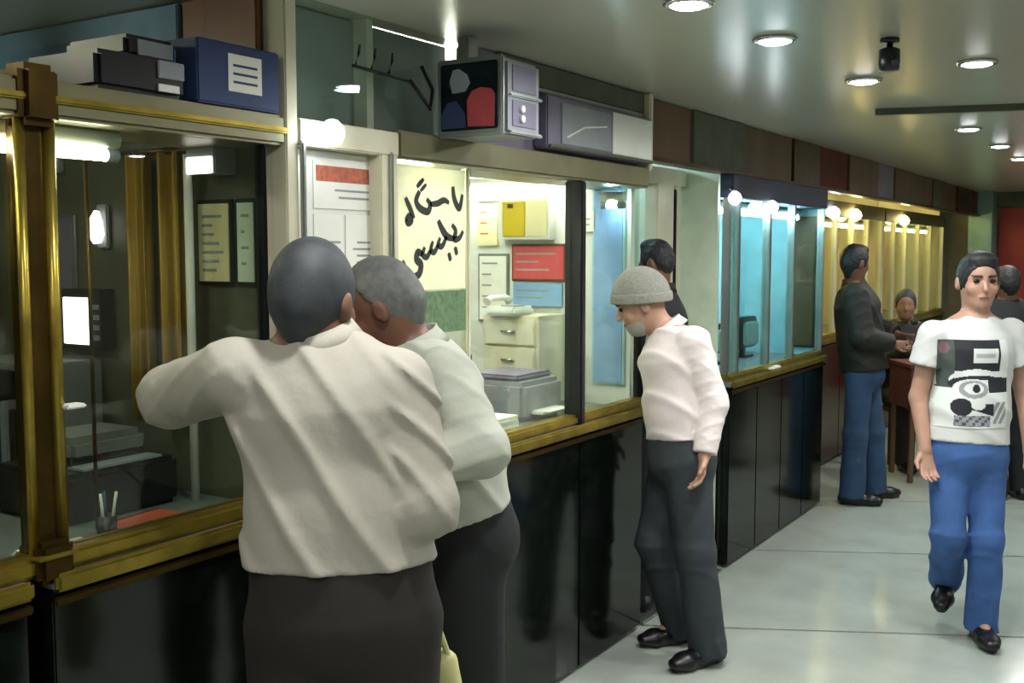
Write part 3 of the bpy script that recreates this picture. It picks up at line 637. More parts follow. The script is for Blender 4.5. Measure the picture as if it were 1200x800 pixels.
#PEOPLE#
# ------------------------------------------------------------------ people: signed-distance bodies meshed as one surface
def unit(v): v = np.asarray(v, float); return v / np.linalg.norm(v)
class Field:
    def __init__(s, lo, hi, h):
        s.h = h; s.lo = np.asarray(lo, float); s.n = np.ceil((np.asarray(hi, float) - s.lo) / h).astype(int) + 1
        s.a = np.full(s.n, .5, np.float32)
    def sub(s, lo, hi):
        i0 = np.clip(np.floor((lo - s.lo) / s.h).astype(int), 0, s.n); i1 = np.clip(np.ceil((hi - s.lo) / s.h).astype(int) + 1, 0, s.n)
        ax = [(s.lo[k] + s.h * np.arange(i0[k], i1[k])).astype(np.float32) for k in range(3)]
        return tuple(slice(i0[k], i1[k]) for k in range(3)), ax[0][:, None, None], ax[1][None, :, None], ax[2][None, None, :]
    def merge(s, sl, d, k, sign):
        a = s.a[sl]
        if sign > 0:
            hh = np.clip(.5 + .5 * (a - d) / k, 0, 1); s.a[sl] = a + (d - a) * hh - k * hh * (1 - hh)
        else:
            hh = np.clip(.5 - .5 * (a + d) / k, 0, 1); s.a[sl] = a + (-d - a) * hh + k * hh * (1 - hh)
    def seg(s, a, b, wa, wb, side=None, da=None, db=None, k=.02, cut=(), sign=1):
        """tapered limb from a to b; half widths wa, wb along 'side', half depths da, db across it"""
        a = np.asarray(a, float); b = np.asarray(b, float); da = wa if da is None else da; db = wb if db is None else db
        m = max(wa, wb, da, db) + k + 2.5 * s.h
        sl, X, Y, Z = s.sub(np.minimum(a, b) - m, np.maximum(a, b) + m)
        ab = b - a; L2 = max(1e-9, float(ab @ ab))
        px, py, pz = X - a[0], Y - a[1], Z - a[2]
        t = np.clip((px * ab[0] + py * ab[1] + pz * ab[2]) / L2, 0, 1)
        qx, qy, qz = px - t * ab[0], py - t * ab[1], pz - t * ab[2]
        W = wa + (wb - wa) * t; D = da + (db - da) * t
        if side is None:
            d = np.sqrt(qx*qx + qy*qy + qz*qz) - W
        else:
            sd = np.asarray(side, float); axx = ab / math.sqrt(L2); sd = unit(sd - axx * (sd @ axx)); fr = np.cross(sd, axx)
            qs = qx*sd[0] + qy*sd[1] + qz*sd[2]; qf = qx*fr[0] + qy*fr[1] + qz*fr[2]; qa = qx*axx[0] + qy*axx[1] + qz*axx[2]
            mn = np.minimum(W, D); k0 = np.sqrt((qs/W)**2 + (qf/D)**2 + (qa/mn)**2) + 1e-6
            k1 = np.sqrt((qs/W**2)**2 + (qf/D**2)**2 + (qa/mn**2)**2) + 1e-6
            d = k0 * (k0 - 1) / k1
        for c, n in cut: d = np.maximum(d, (X - c[0]) * n[0] + (Y - c[1]) * n[1] + (Z - c[2]) * n[2])
        s.merge(sl, d, k, sign)
    def ell(s, c, r, fr, k=.015, cut=(), sign=1):
        """ellipsoid, fr = (side, front, up) axes, r = radii along them"""
        c = np.asarray(c, float); m = max(r) + k + 2.5 * s.h
        sl, X, Y, Z = s.sub(c - m, c + m); px, py, pz = X - c[0], Y - c[1], Z - c[2]
        k0 = 0; k1 = 0
        for ax, rr in zip(fr, r):
            q = px*ax[0] + py*ax[1] + pz*ax[2]; k0 = k0 + (q/rr)**2; k1 = k1 + (q/rr**2)**2
        k0 = np.sqrt(k0) + 1e-6; k1 = np.sqrt(k1) + 1e-6; d = k0 * (k0 - 1) / k1
        for cc, n in cut: d = np.maximum(d, (X - cc[0]) * n[0] + (Y - cc[1]) * n[1] + (Z - cc[2]) * n[2])
        s.merge(sl, d, k, sign)
    def plane(s, c, n):
        sl, X, Y, Z = s.sub(s.lo, s.lo + s.n * s.h); n = unit(n)
        s.a = np.maximum(s.a, ((X - c[0]) * n[0] + (Y - c[1]) * n[1] + (Z - c[2]) * n[2])[:s.n[0], :s.n[1], :s.n[2]]).astype(np.float32)
    def disp(s, fn):
        sl, X, Y, Z = s.sub(s.lo, s.lo + s.n * s.h); s.a = (s.a + fn(X, Y, Z)).astype(np.float32)
    def mesh(s, name, relax=2):
        a = s.a; a[0] = a[-1] = .1; a[:, 0] = a[:, -1] = .1; a[:, :, 0] = a[:, :, -1] = .1
        ins = a < 0; nx, ny, nz = a.shape; C = (nx-1, ny-1, nz-1)
        acc = np.zeros(C + (3,), np.float32); cnt = np.zeros(C, np.float32)
        idx = [slice(0, -1), slice(1, None)]
        corner = lambda arr, i, j, k: arr[idx[i], idx[j], idx[k]]
        cs = sum(corner(ins, i, j, k).astype(np.int8) for i in (0, 1) for j in (0, 1) for k in (0, 1))
        act = (cs > 0) & (cs < 8); ai = np.argwhere(act)
        va = {(i, j, k): corner(a, i, j, k)[act] for i in (0, 1) for j in (0, 1) for k in (0, 1)}
        P = np.zeros((len(ai), 3)); N = np.zeros(len(ai))
        for e in [((i, j, k), d) for d in range(3) for i in (0, 1) for j in (0, 1) for k in (0, 1) if (i, j, k)[d] == 0]:
            (c0, d) = e; c1 = list(c0); c1[d] = 1; c1 = tuple(c1); f0, f1 = va[c0], va[c1]; cr = (f0 < 0) != (f1 < 0)
            t = np.where(cr, f0 / np.where(cr, f0 - f1, 1), 0)
            for m in range(3): P[:, m] += np.where(cr, c0[m] + (t if m == d else 0), 0)
            N += cr
        P = P / N[:, None] + ai
        vid = np.full(C, -1, np.int64); vid[act] = np.arange(len(ai))
        F = []
        for d in range(3):
            u, v = [(1, 2), (2, 0), (0, 1)][d]
            i0 = [slice(None)] * 3; i1 = [slice(None)] * 3; i0[d] = slice(0, -1); i1[d] = slice(1, None)
            A, B = ins[tuple(i0)], ins[tuple(i1)]
            e = np.argwhere(A != B); fl_ = A[tuple(e.T)]
            def cell(du_, dv_):
                q = e.copy(); q[:, u] -= du_; q[:, v] -= dv_; return vid[tuple(q.T)]
            q = np.stack([cell(1, 1), cell(0, 1), cell(0, 0), cell(1, 0)], 1)
            q[~fl_] = q[~fl_][:, ::-1]; F.append(q)
        F = np.concatenate(F); V = s.lo + P * s.h
        for _ in range(relax):
            S = np.zeros_like(V); n_ = np.zeros(len(V))
            for a_, b_ in ((0, 1), (1, 2), (2, 3), (3, 0)):
                np.add.at(S, F[:, a_], V[F[:, b_]]); np.add.at(n_, F[:, a_], 1)
            V = V * .5 + .5 * S / n_[:, None]
        me = bpy.data.meshes.new(name); me.vertices.add(len(V)); me.vertices.foreach_set('co', V.ravel())
        me.loops.add(4 * len(F)); me.loops.foreach_set('vertex_index', F.ravel().astype(np.int32))
        me.polygons.add(len(F)); me.polygons.foreach_set('loop_start', np.arange(0, 4*len(F), 4, dtype=np.int32))
        me.update(calc_edges=True); me.validate()
        me.polygons.foreach_set('use_smooth', np.ones(len(F), bool)); return me
def lpart(name, me, m, parent):
    o = bpy.data.objects.new(name, me); COL.objects.link(o); me.materials.append(m); o.parent = parent; return o
def band(name, c, axis, side, rs, rf, h, flare, m, parent, th=.004, gap=None, n=48, wave=0):
    """a cloth or leather band around an axis (collar, belt, cap rim)"""
    ax = unit(axis); sd = unit(np.asarray(side) - ax * (np.asarray(side) @ ax)); fr = np.cross(sd, ax); c = np.asarray(c, float)
    bm = bmesh.new(); rows = []
    ang0, ang1 = (0, 2*math.pi) if gap is None else (math.pi/2 + gap, math.pi/2 + 2*math.pi - gap)
    for off, z in ((0, 0), (th, 0), (th + flare, h), (flare, h)):
        r_ = []
        for k in range(n + (gap is not None)):
            a_ = ang0 + (ang1 - ang0) * k / n
            zz = z + (wave * math.sin(3*a_) if z else 0)
            p = c + sd * (rs + off) * math.cos(a_) + fr * (rf + off) * math.sin(a_) + ax * zz
            r_.append(bm.verts.new(p))
        rows.append(r_)
    N = len(rows[0])
    for i in range(4):
        for k in range(N if gap is None else N - 1):
            bm.faces.new((rows[i][k], rows[i][(k+1) % N], rows[(i+1) % 4][(k+1) % N], rows[(i+1) % 4][k]))
    me = bm_mesh(bm); me.polygons.foreach_set('use_smooth', [True]*len(me.polygons)); return lpart(name, me, m, parent)
RZ = math.radians(32.202)

def person(label, base, J, hf, hu=(0, 0, 1), hs=1.0, h=.006, skin='skin', hair='hair', hairline=(0, 0, .045), top=None, bottom=None, shoe='leather', face=False, hands=None, name='person'):
    """J: joints in the person's own frame (x to the right of the picture, y away from the viewer, z up)"""
    root = thing(name, label, 'person', base, RZ)
    J = {k: np.asarray(v, float) for k, v in J.items()}
    pts = np.array(list(J.values())); lo = pts.min(0) - .2; hi = pts.max(0) + .22; lo[2] = max(lo[2], -.03)
    f = unit(hf); u = np.asarray(hu, float); u = unit(u - f * (u @ f)); sd = np.cross(u, f); HF = (sd, f, u); hc = J['head']
    ts = unit(J['shL'] - J['shR']); ax = unit(J['neck'] - J['pel']); tf = np.cross(ts, ax)
    spine = lambda t: J['pel'] + (J['neck'] - J['pel']) * t
    legs = 'knL' in J
    # ---- body, one continuous surface
    B = Field(lo, hi, h)
    B.ell(hc + u*.018*hs, np.array((.074, .094, .098))*hs, HF)
    B.ell(hc + f*.022*hs - u*.055*hs, np.array((.056, .068, .066))*hs, HF, k=.03)
    B.ell(hc + f*.05*hs - u*.09*hs, np.array((.03, .034, .026))*hs, HF, k=.025)
    for s_ in (1, -1):
        B.ell(hc + sd*s_*.077*hs - f*.008 - u*.012, (.011, .02, .03), HF, k=.006); B.ell(hc + sd*s_*.09*hs - f*.002 - u*.01, (.008, .009, .016), HF, k=.006, sign=-1)
        B.ell(hc + f*.097*hs + sd*s_*.031*hs + u*.004, (.02, .014, .013), HF, k=.012, sign=-1)
        B.ell(hc + f*.066*hs + sd*s_*.036*hs - u*.03*hs, (.024, .016, .02), HF, k=.02)
    B.seg(hc + f*.088*hs + u*.008, hc + f*.108*hs - u*.032*hs, .007, .0115, k=.012)
    B.seg(hc + f*.088*hs - u*.062*hs - sd*.014, hc + f*.088*hs - u*.062*hs + sd*.014, .007, .007, k=.008)
    B.seg(J['neck'] - ax*.03, hc - u*.05 - f*.015, .056, .054, k=.03)
    B.seg(spine(0), spine(.35), .15, .135, ts, .105, .1, k=.03); B.seg(spine(.35), spine(.75), .135, .15, ts, .1, .11, k=.03)
    B.seg(spine(.75), spine(.92), .15, .12, ts, .11, .08, k=.03)
    for q in 'LR':
        B.seg(J['neck'] - ax*.02, J['sh'+q], .05, .05, k=.03)
        B.seg(J['sh'+q], J['el'+q], .048, .038, k=.02); B.seg(J['el'+q], J['wr'+q], .039, .027, k=.015)
        if legs:
            B.seg(J['hip'+q], J['kn'+q], .082, .054, k=.03); B.seg(J['kn'+q], J['an'+q], .053, .036, k=.02); B.seg(J['an'+q], J['an'+q] + (J['toe'+q] - J['an'+q])*.7, .032, .02, k=.02)
        # hand: palm, four fingers with two bends, thumb from the side of the palm
        dr_, nrm = (hands or {}).get(q, (None, None))
        dr_ = unit(J['wr'+q] - J['el'+q]) if dr_ is None else unit(dr_)
        nrm = np.asarray(tf if nrm is None else nrm, float); nrm = unit(nrm - dr_*(nrm @ dr_)); ac = np.cross(dr_, nrm)
        ths = 1 if q == 'R' else -1; ac = ac * ths; w0 = J['wr'+q]
        B.seg(w0, w0 + dr_*.08, .028, .038, ac, .018, .013, k=.012)
        for i_, (o_, L_) in enumerate(((.029, .068), (.010, .078), (-.010, .072), (-.028, .056))):
            p0 = w0 + dr_*.078 + ac*o_; d1 = unit(dr_ + nrm*.28 + ac*o_*2.5); p1 = p0 + d1*L_*.5; d2 = unit(dr_ + nrm*.9); p2 = p1 + d2*L_*.3; p3 = p2 + unit(dr_*.6 + nrm)*L_*.25
            B.seg(p0, p1, .0095, .0088, k=.006); B.seg(p1, p2, .0088, .008, k=.004); B.seg(p2, p3, .008, .007, k=.004)
        p0 = w0 + dr_*.025 + ac*.026; p1 = p0 + unit(dr_*.7 + ac*.6 + nrm*.3)*.042; p2 = p1 + unit(dr_ + ac*.1 + nrm*.4)*.032
        B.seg(p0, p1, .013, .0105, k=.01); B.seg(p1, p2, .0105, .008, k=.005)
    lpart('body', B.mesh('body'), M[skin], root)
    # ---- face details
    if face:
        for s_ in (1, -1):
            E_ = Field(hc - .16, hc + .16, .003); E_.ell(hc + f*.0855*hs + sd*s_*.031*hs + u*.003, (.0145, .008, .0085), HF); lpart('eye', E_.mesh('eye', 1), M['eye'], root)
            W_ = Field(hc - .16, hc + .16, .003); W_.seg(hc + f*.096*hs + sd*s_*.014*hs + u*.024, hc + f*.083*hs + sd*s_*.05*hs + u*.026, .005, .0035); lpart('eyebrow', W_.mesh('eyebrow', 1), M['hair'], root)
        L_ = Field(hc - .16, hc + .16, .003); L_.seg(hc + f*.093*hs - u*.062*hs - sd*.016, hc + f*.093*hs - u*.062*hs + sd*.016, .0055, .0055); lpart('lips', L_.mesh('lips', 1), M['lip'], root)
    # ---- hair
    if hair:
        Hh = Field(hc - .2, hc + .2, min(h, .006)); a1, a2, off = hairline
        n = unit(f*.92 - u*.4); n2 = unit(f*.35 - u*.9)
        Hh.ell(hc + u*.02*hs - f*.004, np.array((.0795, .099, .103))*hs, HF, cut=[(hc + n*off*hs, n), (hc + n2*.055*hs, n2)])
        Hh.seg(hc - f*.052*hs - u*.02*hs, hc - f*.03*hs - u*.08*hs, .047*hs, .034*hs, k=.03)
        if hair == 'hair':
            Hh.disp(lambda X, Y, Z: .0025*np.sin(X*190 + 3*np.sin(Z*70))*np.sin(Y*170 + 2*np.sin(X*90)))
            Hh.ell(hc + f*.05*hs + u*.09*hs, np.array((.055, .035, .024))*hs, HF, k=.03)
        lpart('hair', Hh.mesh('hair', 1), M[hair], root)
    # ---- upper garment
    T = dict(mat='tee', off=.02, sleeve=1.0, hem=.0, folds=.006, fold_dir=(14, 5, 22), collar=None, belly=0, name='shirt', flare=0, hemtilt=0, low=0); T.update(top or {})
    o = T['off']; G = Field(lo, hi, max(h, .0065))
    low = spine(T['hem'] - .1)
    G.seg(low, spine(.32), .155 + o + T['flare'], .145 + o, ts, .11 + o + T['flare']*.6, .108 + o, k=.04); G.seg(spine(.32), spine(.75), .145 + o, .16 + o*.7, ts, .108 + o, .115 + o*.7, k=.04)
    G.seg(spine(.75), spine(.9), .16 + o*.7, .115 + o*.5, ts, .115 + o*.7, .085 + o*.4, k=.03)
    if T['belly']: G.ell(spine(.28) + tf*.05, (.13, .11 + T['belly'], .14), (ts, tf, ax), k=.06)
    A_ = T['folds']; kx, ky, kz = T['fold_dir']
    def folds(X, Y, Z, s=1.0):
        ph = kx*X + ky*Y + kz*Z + 1.2*np.sin(4*X - 5*Z + 1) + .6*np.sin(9*Z + 6*Y)
        ph2 = -.8*kx*X + 1.4*ky*Y + 1.5*kz*Z + 1.3*np.sin(7*X + 5*Z)
        m = .5 + .5*np.sin(5.1*X + 3.7*Z + 2*Y + .6)
        r1 = np.exp(-(np.sin(ph*.5)/.42)**2); r2 = np.exp(-(np.sin(ph2*.5)/.38)**2)
        return s*A_*(.3 - r1*(1 - m)**.7 - .4*m*m*r2)
    if A_: G.disp(folds)
    hemn = unit(-ax + ts * T['hemtilt']); G.plane(spine(T['hem']), hemn)
    G2 = Field(lo, hi, G.h)
    for q in 'LR':
        S_, E_, W_ = J['sh'+q], J['el'+q], J['wr'+q]
        G.seg(spine(.9), S_, .036 + o*.3, .052 + o*.5, k=.04)
        if T['sleeve'] >= 1:
            end = E_ + (W_ - E_) * .98
            dE = unit(W_ - E_)
            G2.seg(S_, E_, .05 + o*.8, .043 + o*.8, k=.03); G2.seg(E_, end + dE*.05, .044 + o*.8, .032 + o*.6, k=.025, cut=[(end, dE)])
        else:
            dE = unit(E_ - S_); end = S_ + (E_ - S_) * T['sleeve']
            G2.seg(S_, E_, .054 + o*.6, .062 + o, k=.03, cut=[(end, dE)])
    if A_: G2.disp(lambda X, Y, Z: folds(X*1.3 + .2, Y*1.5, Z*1.6, .9))
    hh = np.clip(.5 + .5*(G.a - G2.a)/.012, 0, 1); G.a = (G.a + (G2.a - G.a)*hh - .012*hh*(1 - hh)).astype(np.float32)
    # neck opening
    G.seg(J['neck'] + ax*.005, J['neck'] + ax*.2, .066, .08, k=.01, sign=-1)
    top_o = lpart(T['name'], G.mesh(T['name'], 1), M[T['mat']], root)
    if T['collar']:
        nx_ = unit(hc - u*.05 - f*.015 - J['neck'] + ax*.05)
        band('collar', J['neck'] - ax*.002, nx_, ts, .064, .066, T['collar'], .002, M[T['mat']], top_o, th=.006, gap=.12)
        band('collar_fold', J['neck'] - ax*.004, nx_, ts, .086, .084, T['collar']*.98, -.017, M[T['mat']], top_o, th=.005, gap=.22)
    # ---- trousers and shoes
    if legs and bottom:
        R_ = dict(mat='tr_b', waist=.06, thigh=.098, knee=.078, hemr=.07, folds=.005, seat=.02, hem=1.04, belt=None); R_.update(bottom)
        Q = Field(lo, hi, max(h, .0065)); se = R_['seat']
        wc = J['pel'] + ax*R_['waist']
        Q.seg(J['pel'] - ax*.04, wc + ax*.08, .155 + se, .15 + se*.7, ts, .12 + se, .108 + se*.7, k=.04)
        for q in 'LR':
            Hp, Kn, An = J['hip'+q], J['kn'+q], J['an'+q]; dA = unit(An - Kn); end = Kn + (An - Kn)*R_['hem'] + dA*.03
            Q.seg(Hp, Kn, R_['thigh'], R_['knee'], k=.035); Q.seg(Kn, end + dA*.06, R_['knee'], R_['hemr'], k=.03, cut=[(end, dA)])
        A2 = R_['folds']
        Q.disp(lambda X, Y, Z: A2 * (.2 - np.exp(-(np.sin(12*X + 8*Y + 15*Z + 1.6*np.sin(9*X - 6*Z) + np.sin(14*Z))/.4)**2)*(.5 + .5*np.sin(7*Z + 4*X)) - .6*np.exp(-(np.sin(11*X - 9*Y - 12*Z + 1.4*np.sin(12*Z + 5*X))/.35)**2)*(.5 - .5*np.sin(6*Z + 5*Y))) * np.clip(1.25 - Z, .3, 1))
        Q.plane(wc, ax)
        tr_o = lpart('trousers', Q.mesh('trousers', 1), M[R_['mat']], root)
        if R_['belt']: band('belt', wc - ax*.035, ax, ts, .156 + se, .116 + se, .035, 0, M[R_['belt']], tr_o)
        for q in 'LR':
            An, To = J['an'+q], J['toe'+q]; fwd = To - An; dd = unit(fwd); upv = np.array((0, 0, 1.)) - dd*dd[2]; upv = unit(upv); sdd = np.cross(upv, dd)
            # foot direction flattened when the shoe stands on the floor
            grounded = To[2] < .1 and An[2] < .14
            if grounded: dd = unit((fwd[0], fwd[1], 0)); upv = np.array((0, 0, 1.)); sdd = np.cross(upv, dd); heel = np.array((An[0], An[1], .035)) - dd*.055
            else: heel = An - upv*.045 - dd*.05; dd = unit(To - heel)
            upv = unit(upv - dd*(upv @ dd)); tip = heel + dd*.23
            S_ = Field(np.minimum(heel, tip) - .12, np.maximum(heel, tip) + .16, .005); sole = heel - upv*.034
            S_.seg(heel, heel + dd*.09, .036, .036, sdd, .045, .05, k=.02); S_.seg(heel + dd*.09, heel + dd*.18, .038, .046, sdd, .05, .036, k=.03)
            S_.seg(heel + dd*.18, tip, .046, .034, sdd, .036, .024, k=.02); S_.seg(heel + dd*.02 + upv*.01, heel + dd*.035 + upv*.06, .036, .042, k=.03)
            S_.plane(sole, -upv)
            so = lpart('shoe', S_.mesh('shoe', 1), M[shoe], root)
            P_ = Field(np.minimum(heel, tip) - .12, np.maximum(heel, tip) + .1, .005)
            P_.seg(heel, heel + dd*.1, .039, .037, sdd, .039, .04, k=.02); P_.seg(heel + dd*.1, tip, .046, .036, sdd, .036, .03, k=.02)
            P_.plane(sole + upv*.014, upv); P_.plane(sole, -upv); lpart('sole', P_.mesh('sole', 0), M['blackplastic'], so)
    return root, top_o, HF, hc

# man with his back turned, left arm propped on the booth glass
person('man seen from behind in beige shirt and brown trousers, leaning on the booth', (-1.388, 1.574, 0),
    dict(head=(-0.057, 0.029, 1.585), neck=(-0.039, 0.031, 1.49), shL=(-0.205, -0.003, 1.443), shR=(0.110, 0.015, 1.42), elL=(-0.385, 0.17, 1.375), wrL=(-0.30, 0.37, 1.36), elR=(0.165, -0.03, 1.19), wrR=(0.122, 0.18, 1.117), pel=(0.0, 0.0, 1.012), hipL=(-0.09, 0, 0.93), hipR=(0.09, 0, 0.93), knL=(-0.1, -0.02, 0.5), knR=(0.1, -0.02, 0.5), anL=(-0.11, -0.02, 0.09), anR=(0.1, -0.02, 0.09), toeL=(-0.14, 0.13, 0.03), toeR=(0.13, 0.13, 0.03)),
    hf=(.28, .95, -.08), skin='skin2', hair='hair_s', hairline=(0, 0, .045), hs=1.02,
    top=dict(mat='shirt_b', off=.03, hem=.12, folds=.013, fold_dir=(46, 10, 36), collar=.045, flare=.02, hemtilt=.06), bottom=dict(mat='tr_b', waist=.09, seat=.03, thigh=.105))
# bald-templed elder beside him
person('grey haired man in cream shirt and black trousers bending towards his neighbour', (-1.529, 2.23, 0),
    dict(head=(-0.215, -0.022, 1.548), neck=(-0.135, -0.005, 1.43), shL=(-0.055, -0.15, 1.385), shR=(-0.12, 0.165, 1.375), elL=(0.035, -0.225, 1.215), wrL=(-0.175, -0.29, 1.18), elR=(-0.119, 0.23, 1.104), wrR=(-0.32, 0.2, 1.1), pel=(-0.02, 0.0, 0.989), hipL=(-0.01, -0.09, 0.93), hipR=(0.0, 0.09, 0.93), knL=(0.01, -0.1, 0.5), knR=(-0.03, 0.1, 0.5), anL=(0.06, -0.1, 0.09), anR=(0.03, 0.1, 0.09), toeL=(-0.08, -0.12, 0.03), toeR=(-0.11, 0.13, 0.03)),
    hf=(-.86, .18, -.45), hu=(-.45, 0, .9), skin='skin2', hair='hair_g', hairline=(0, 0, .0), hs=1.02, face=True,
    top=dict(mat='shirt_e', off=.026, hem=.06, folds=.009, fold_dir=(40, 20, 40), collar=.045), bottom=dict(mat='tr_e', waist=.06, seat=.015))
# man in the knitted cap
r_, to_, HF_, hc_ = person('bent man in grey knitted cap, pinkish white shirt and charcoal trousers', (-1.735, 4.07, 0),
    dict(head=(-0.162, 0.054, 1.47), neck=(-0.045, 0.043, 1.352), shL=(0.03, -0.10, 1.315), shR=(-0.015, 0.195, 1.297), elL=(0.105, -0.12, 1.075), wrL=(0.064, -0.18, 0.875), elR=(-0.0, 0.22, 1.04), wrR=(-0.02, 0.19, .85), pel=(0.0, 0.002, 0.866), hipL=(0.016, -0.082, 0.817), hipR=(-0.017, 0.096, 0.79), knL=(0.044, -0.122, 0.463), anL=(0.097, -0.123, 0.084), toeL=(0.002, -0.188, 0.032), knR=(-0.094, 0.058, 0.457), anR=(0.021, 0.118, 0.087), toeR=(-0.147, 0.052, 0.026)),
    hf=(-.93, .12, -.35), hu=(-.35, 0, .93), skin='skin3', hair=None, face=True, hs=1.06,
    top=dict(mat='shirt_c', off=.024, hem=.1, folds=.009, fold_dir=(30, 22, 44), collar=.04), bottom=dict(mat='tr_c', waist=.1, seat=.02, thigh=.098, knee=.08, hemr=.08, folds=.008))
sd_, f_, u_ = HF_
K = Field(hc_ - .2, hc_ + .2, .005)
cutn = unit(f_*.28 - u_*.96)
K.ell(hc_ + u_*.024 - f_*.006, (.1, .124, .128), HF_, cut=[(hc_ + u_*.005 + f_*0, cutn)])
co_ = lpart('knitted_cap', K.mesh('cap', 1), M['cap'], r_)
Rm = Field(hc_ - .2, hc_ + .2, .005)
Rm.ell(hc_ + u_*.022 - f_*.006, (.106, .13, .128), HF_, cut=[(hc_ + u_*.002, cutn), (hc_ + u_*.045, -cutn)]); lpart('cap_rim', Rm.mesh('rim', 1), M['cap'], co_)
Bd = Field(hc_ - .2, hc_ + .2, .005)
bn = unit(u_*.9 + f_*.4); bcut = [(hc_ - bn*.024, bn), (hc_ + f_*.004, -f_)]
Bd.ell(hc_ + f_*.0235 - u_*.058, (.0615, .0745, .0725), HF_, cut=bcut); Bd.ell(hc_ + f_*.054 - u_*.096, (.035, .039, .031), HF_, k=.02, cut=bcut); lpart('beard', Bd.mesh('beard', 1), M['beard'], r_)
# walking man
r_, to_, HF_, hc_ = person('young man walking in white printed T-shirt and blue jeans', (-0.758, 4.914, 0),
    dict(head=(0.032, 0.043, 1.555), neck=(0.026, 0.049, 1.39), shL=(0.19, 0.063, 1.325), shR=(-0.16, 0.022, 1.32), elR=(-0.21, 0.041, 1.05), wrR=(-0.205, -0.04, 0.835), elL=(0.264, 0.061, 1.05), wrL=(0.235, -0.06, 0.835), pel=(-0.007, 0.003, 0.85), hipR=(-0.085, 0.0, 0.8), hipL=(0.074, -0.0, 0.8), knR=(-0.118, -0.10, 0.47), anR=(-0.01, 0.172, 0.215), toeR=(-0.066, 0.066, 0.13), knL=(0.05, -0.09, 0.451), anL=(0.063, -0.04, 0.095), toeL=(0.04, -0.182, 0.03)),
    hf=(-.12, -.99, -.02), hs=1.06, h=.005, skin='skin3', hair='hair', hairline=(0, 0, .05), face=True,
    top=dict(mat='tee', off=.022, sleeve=.48, hem=.02, folds=.006, fold_dir=(26, 10, 34), name='t_shirt', flare=.01), bottom=dict(mat='jeans', waist=.03, seat=.016, thigh=.088, knee=.068, hemr=.072, folds=.009))
# the dark print on the T-shirt: a thin sheet of cloth print that follows the shirt
me = to_.data; bvh = BVHTree.FromPolygons([v.co for v in me.vertices], [p.vertices for p in me.polygons])
nu, nv = 80, 104; bm = bmesh.new(); vl = {}; lay = None
px0, px1, pz0, pz1 = -.17, .12, .94, 1.31
def inkc(u_, v_):
    """abstract dark print, u to the right, v down, both 0..1"""
    d, g, wt, gn, pk = (.012, .014, .02), (.28, .29, .31), (.66, .7, .68), (.05, .07, .06), (.16, .09, .11)
    def el(cx, cy, rx, ry): return ((u_-cx)/rx)**2 + ((v_-cy)/ry)**2 < 1
    c = wt
    if v_ < .36 and .02 < u_ < .86: c = d
    if u_ < .22 and v_ < .55: c = gn
    if el(.09, .09, .08, .07): c = pk
    if .46 < u_ < .82 and .1 < v_ < .26: c = wt
    if .5 < u_ < .78 and .15 < v_ < .2: c = (.4, .42, .42)
    if el(.52, .46, .36, .13) and not el(.52, .5, .36, .12): c = wt
    if el(.55, .5, .4, .1) and not el(.56, .54, .37, .09): c = d
    if el(.45, .57, .26, .13): c = wt
    if el(.47, .56, .2, .1): c = g
    if el(.47, .55, .13, .065): c = wt
    if el(.5, .55, .05, .05): c = d
    if .68 < u_ and .42 < v_ < .6 and v_ > .42 + .12*abs(u_-.85): c = d
    if el(.3, .76, .14, .1) or (.2 < u_ < .75 and .72 < v_ < .72 + .24*(u_-.15)): c = d
    if el(.52, .74, .1, .05): c = wt
    if .2 < u_ < .7 and .86 < v_ < .98: c = g if (int(u_*23) + int(v_*31)) % 3 else (.08, .08, .1)
    if .75 < u_ < .95 and .7 < v_ < .95: c = g if int(u_*30 + v_*19) % 3 else wt
    return c + (1,)
for i in range(nu + 1):
    for j in range(nv + 1):
        x = px0 + (px1 - px0) * i / nu; z = pz1 - (pz1 - pz0) * j / nv
        hit = bvh.ray_cast(Vector((x, -.6, z)), Vector((0, 1, 0)))
        if hit[0] is not None: vl[i, j] = bm.verts.new(hit[0] + Vector((0, -.003, 0)))
cl = bm.loops.layers.float_color.new('print')
for i in range(nu):
    for j in range(nv):
        q = [(i, j), (i, j+1), (i+1, j+1), (i+1, j)]
        if all(k in vl for k in q):
            fc = bm.faces.new([vl[k] for k in q]); fc.smooth = True
            c = inkc((i + .5)/nu, (j + .5)/nv)
            for lo_ in fc.loops: lo_[cl] = c
me2 = bpy.data.meshes.new('print'); bm.to_mesh(me2); bm.free()
po = lpart('chest_print', me2, vcol, to_); po['label'] = 'dark abstract print on the chest'
# person in dark jacket at the far counter
person('person in dark olive jacket and dark jeans standing at the far counter', (-1.80, 7.30, 0),
    dict(head=(-0.079, 0.013, 1.61), neck=(-0.063, 0.048, 1.45), shR=(-0.106, -0.11, 1.39), shL=(0.0, 0.203, 1.39), elR=(-0.069, -0.181, 1.115), wrR=(0.137, -0.134, 1.079), elL=(0.162, 0.26, 1.165), wrL=(0.26, 0.12, 1.12), pel=(0.0, 0.002, 0.905), hipR=(-0.054, -0.082, 0.857), hipL=(0.042, 0.087, 0.85), knR=(-0.083, -0.115, 0.463), anR=(-0.1, -0.13, 0.09), toeR=(0.034, -0.169, 0.03), knL=(0.09, 0.054, 0.454), anL=(0.107, 0.054, 0.087), toeL=(0.25, 0.078, 0.03)),
    hf=(.85, .45, -.1), h=.009, skin='skin2', hair='hair', hairline=(0, 0, .05), hs=1.03,
    top=dict(mat='jacket', off=.045, hem=-.04, folds=.010, fold_dir=(30, 16, 30), collar=.05, name='jacket'), bottom=dict(mat='djeans', waist=.02, seat=.015, thigh=.09, knee=.078, hemr=.085))
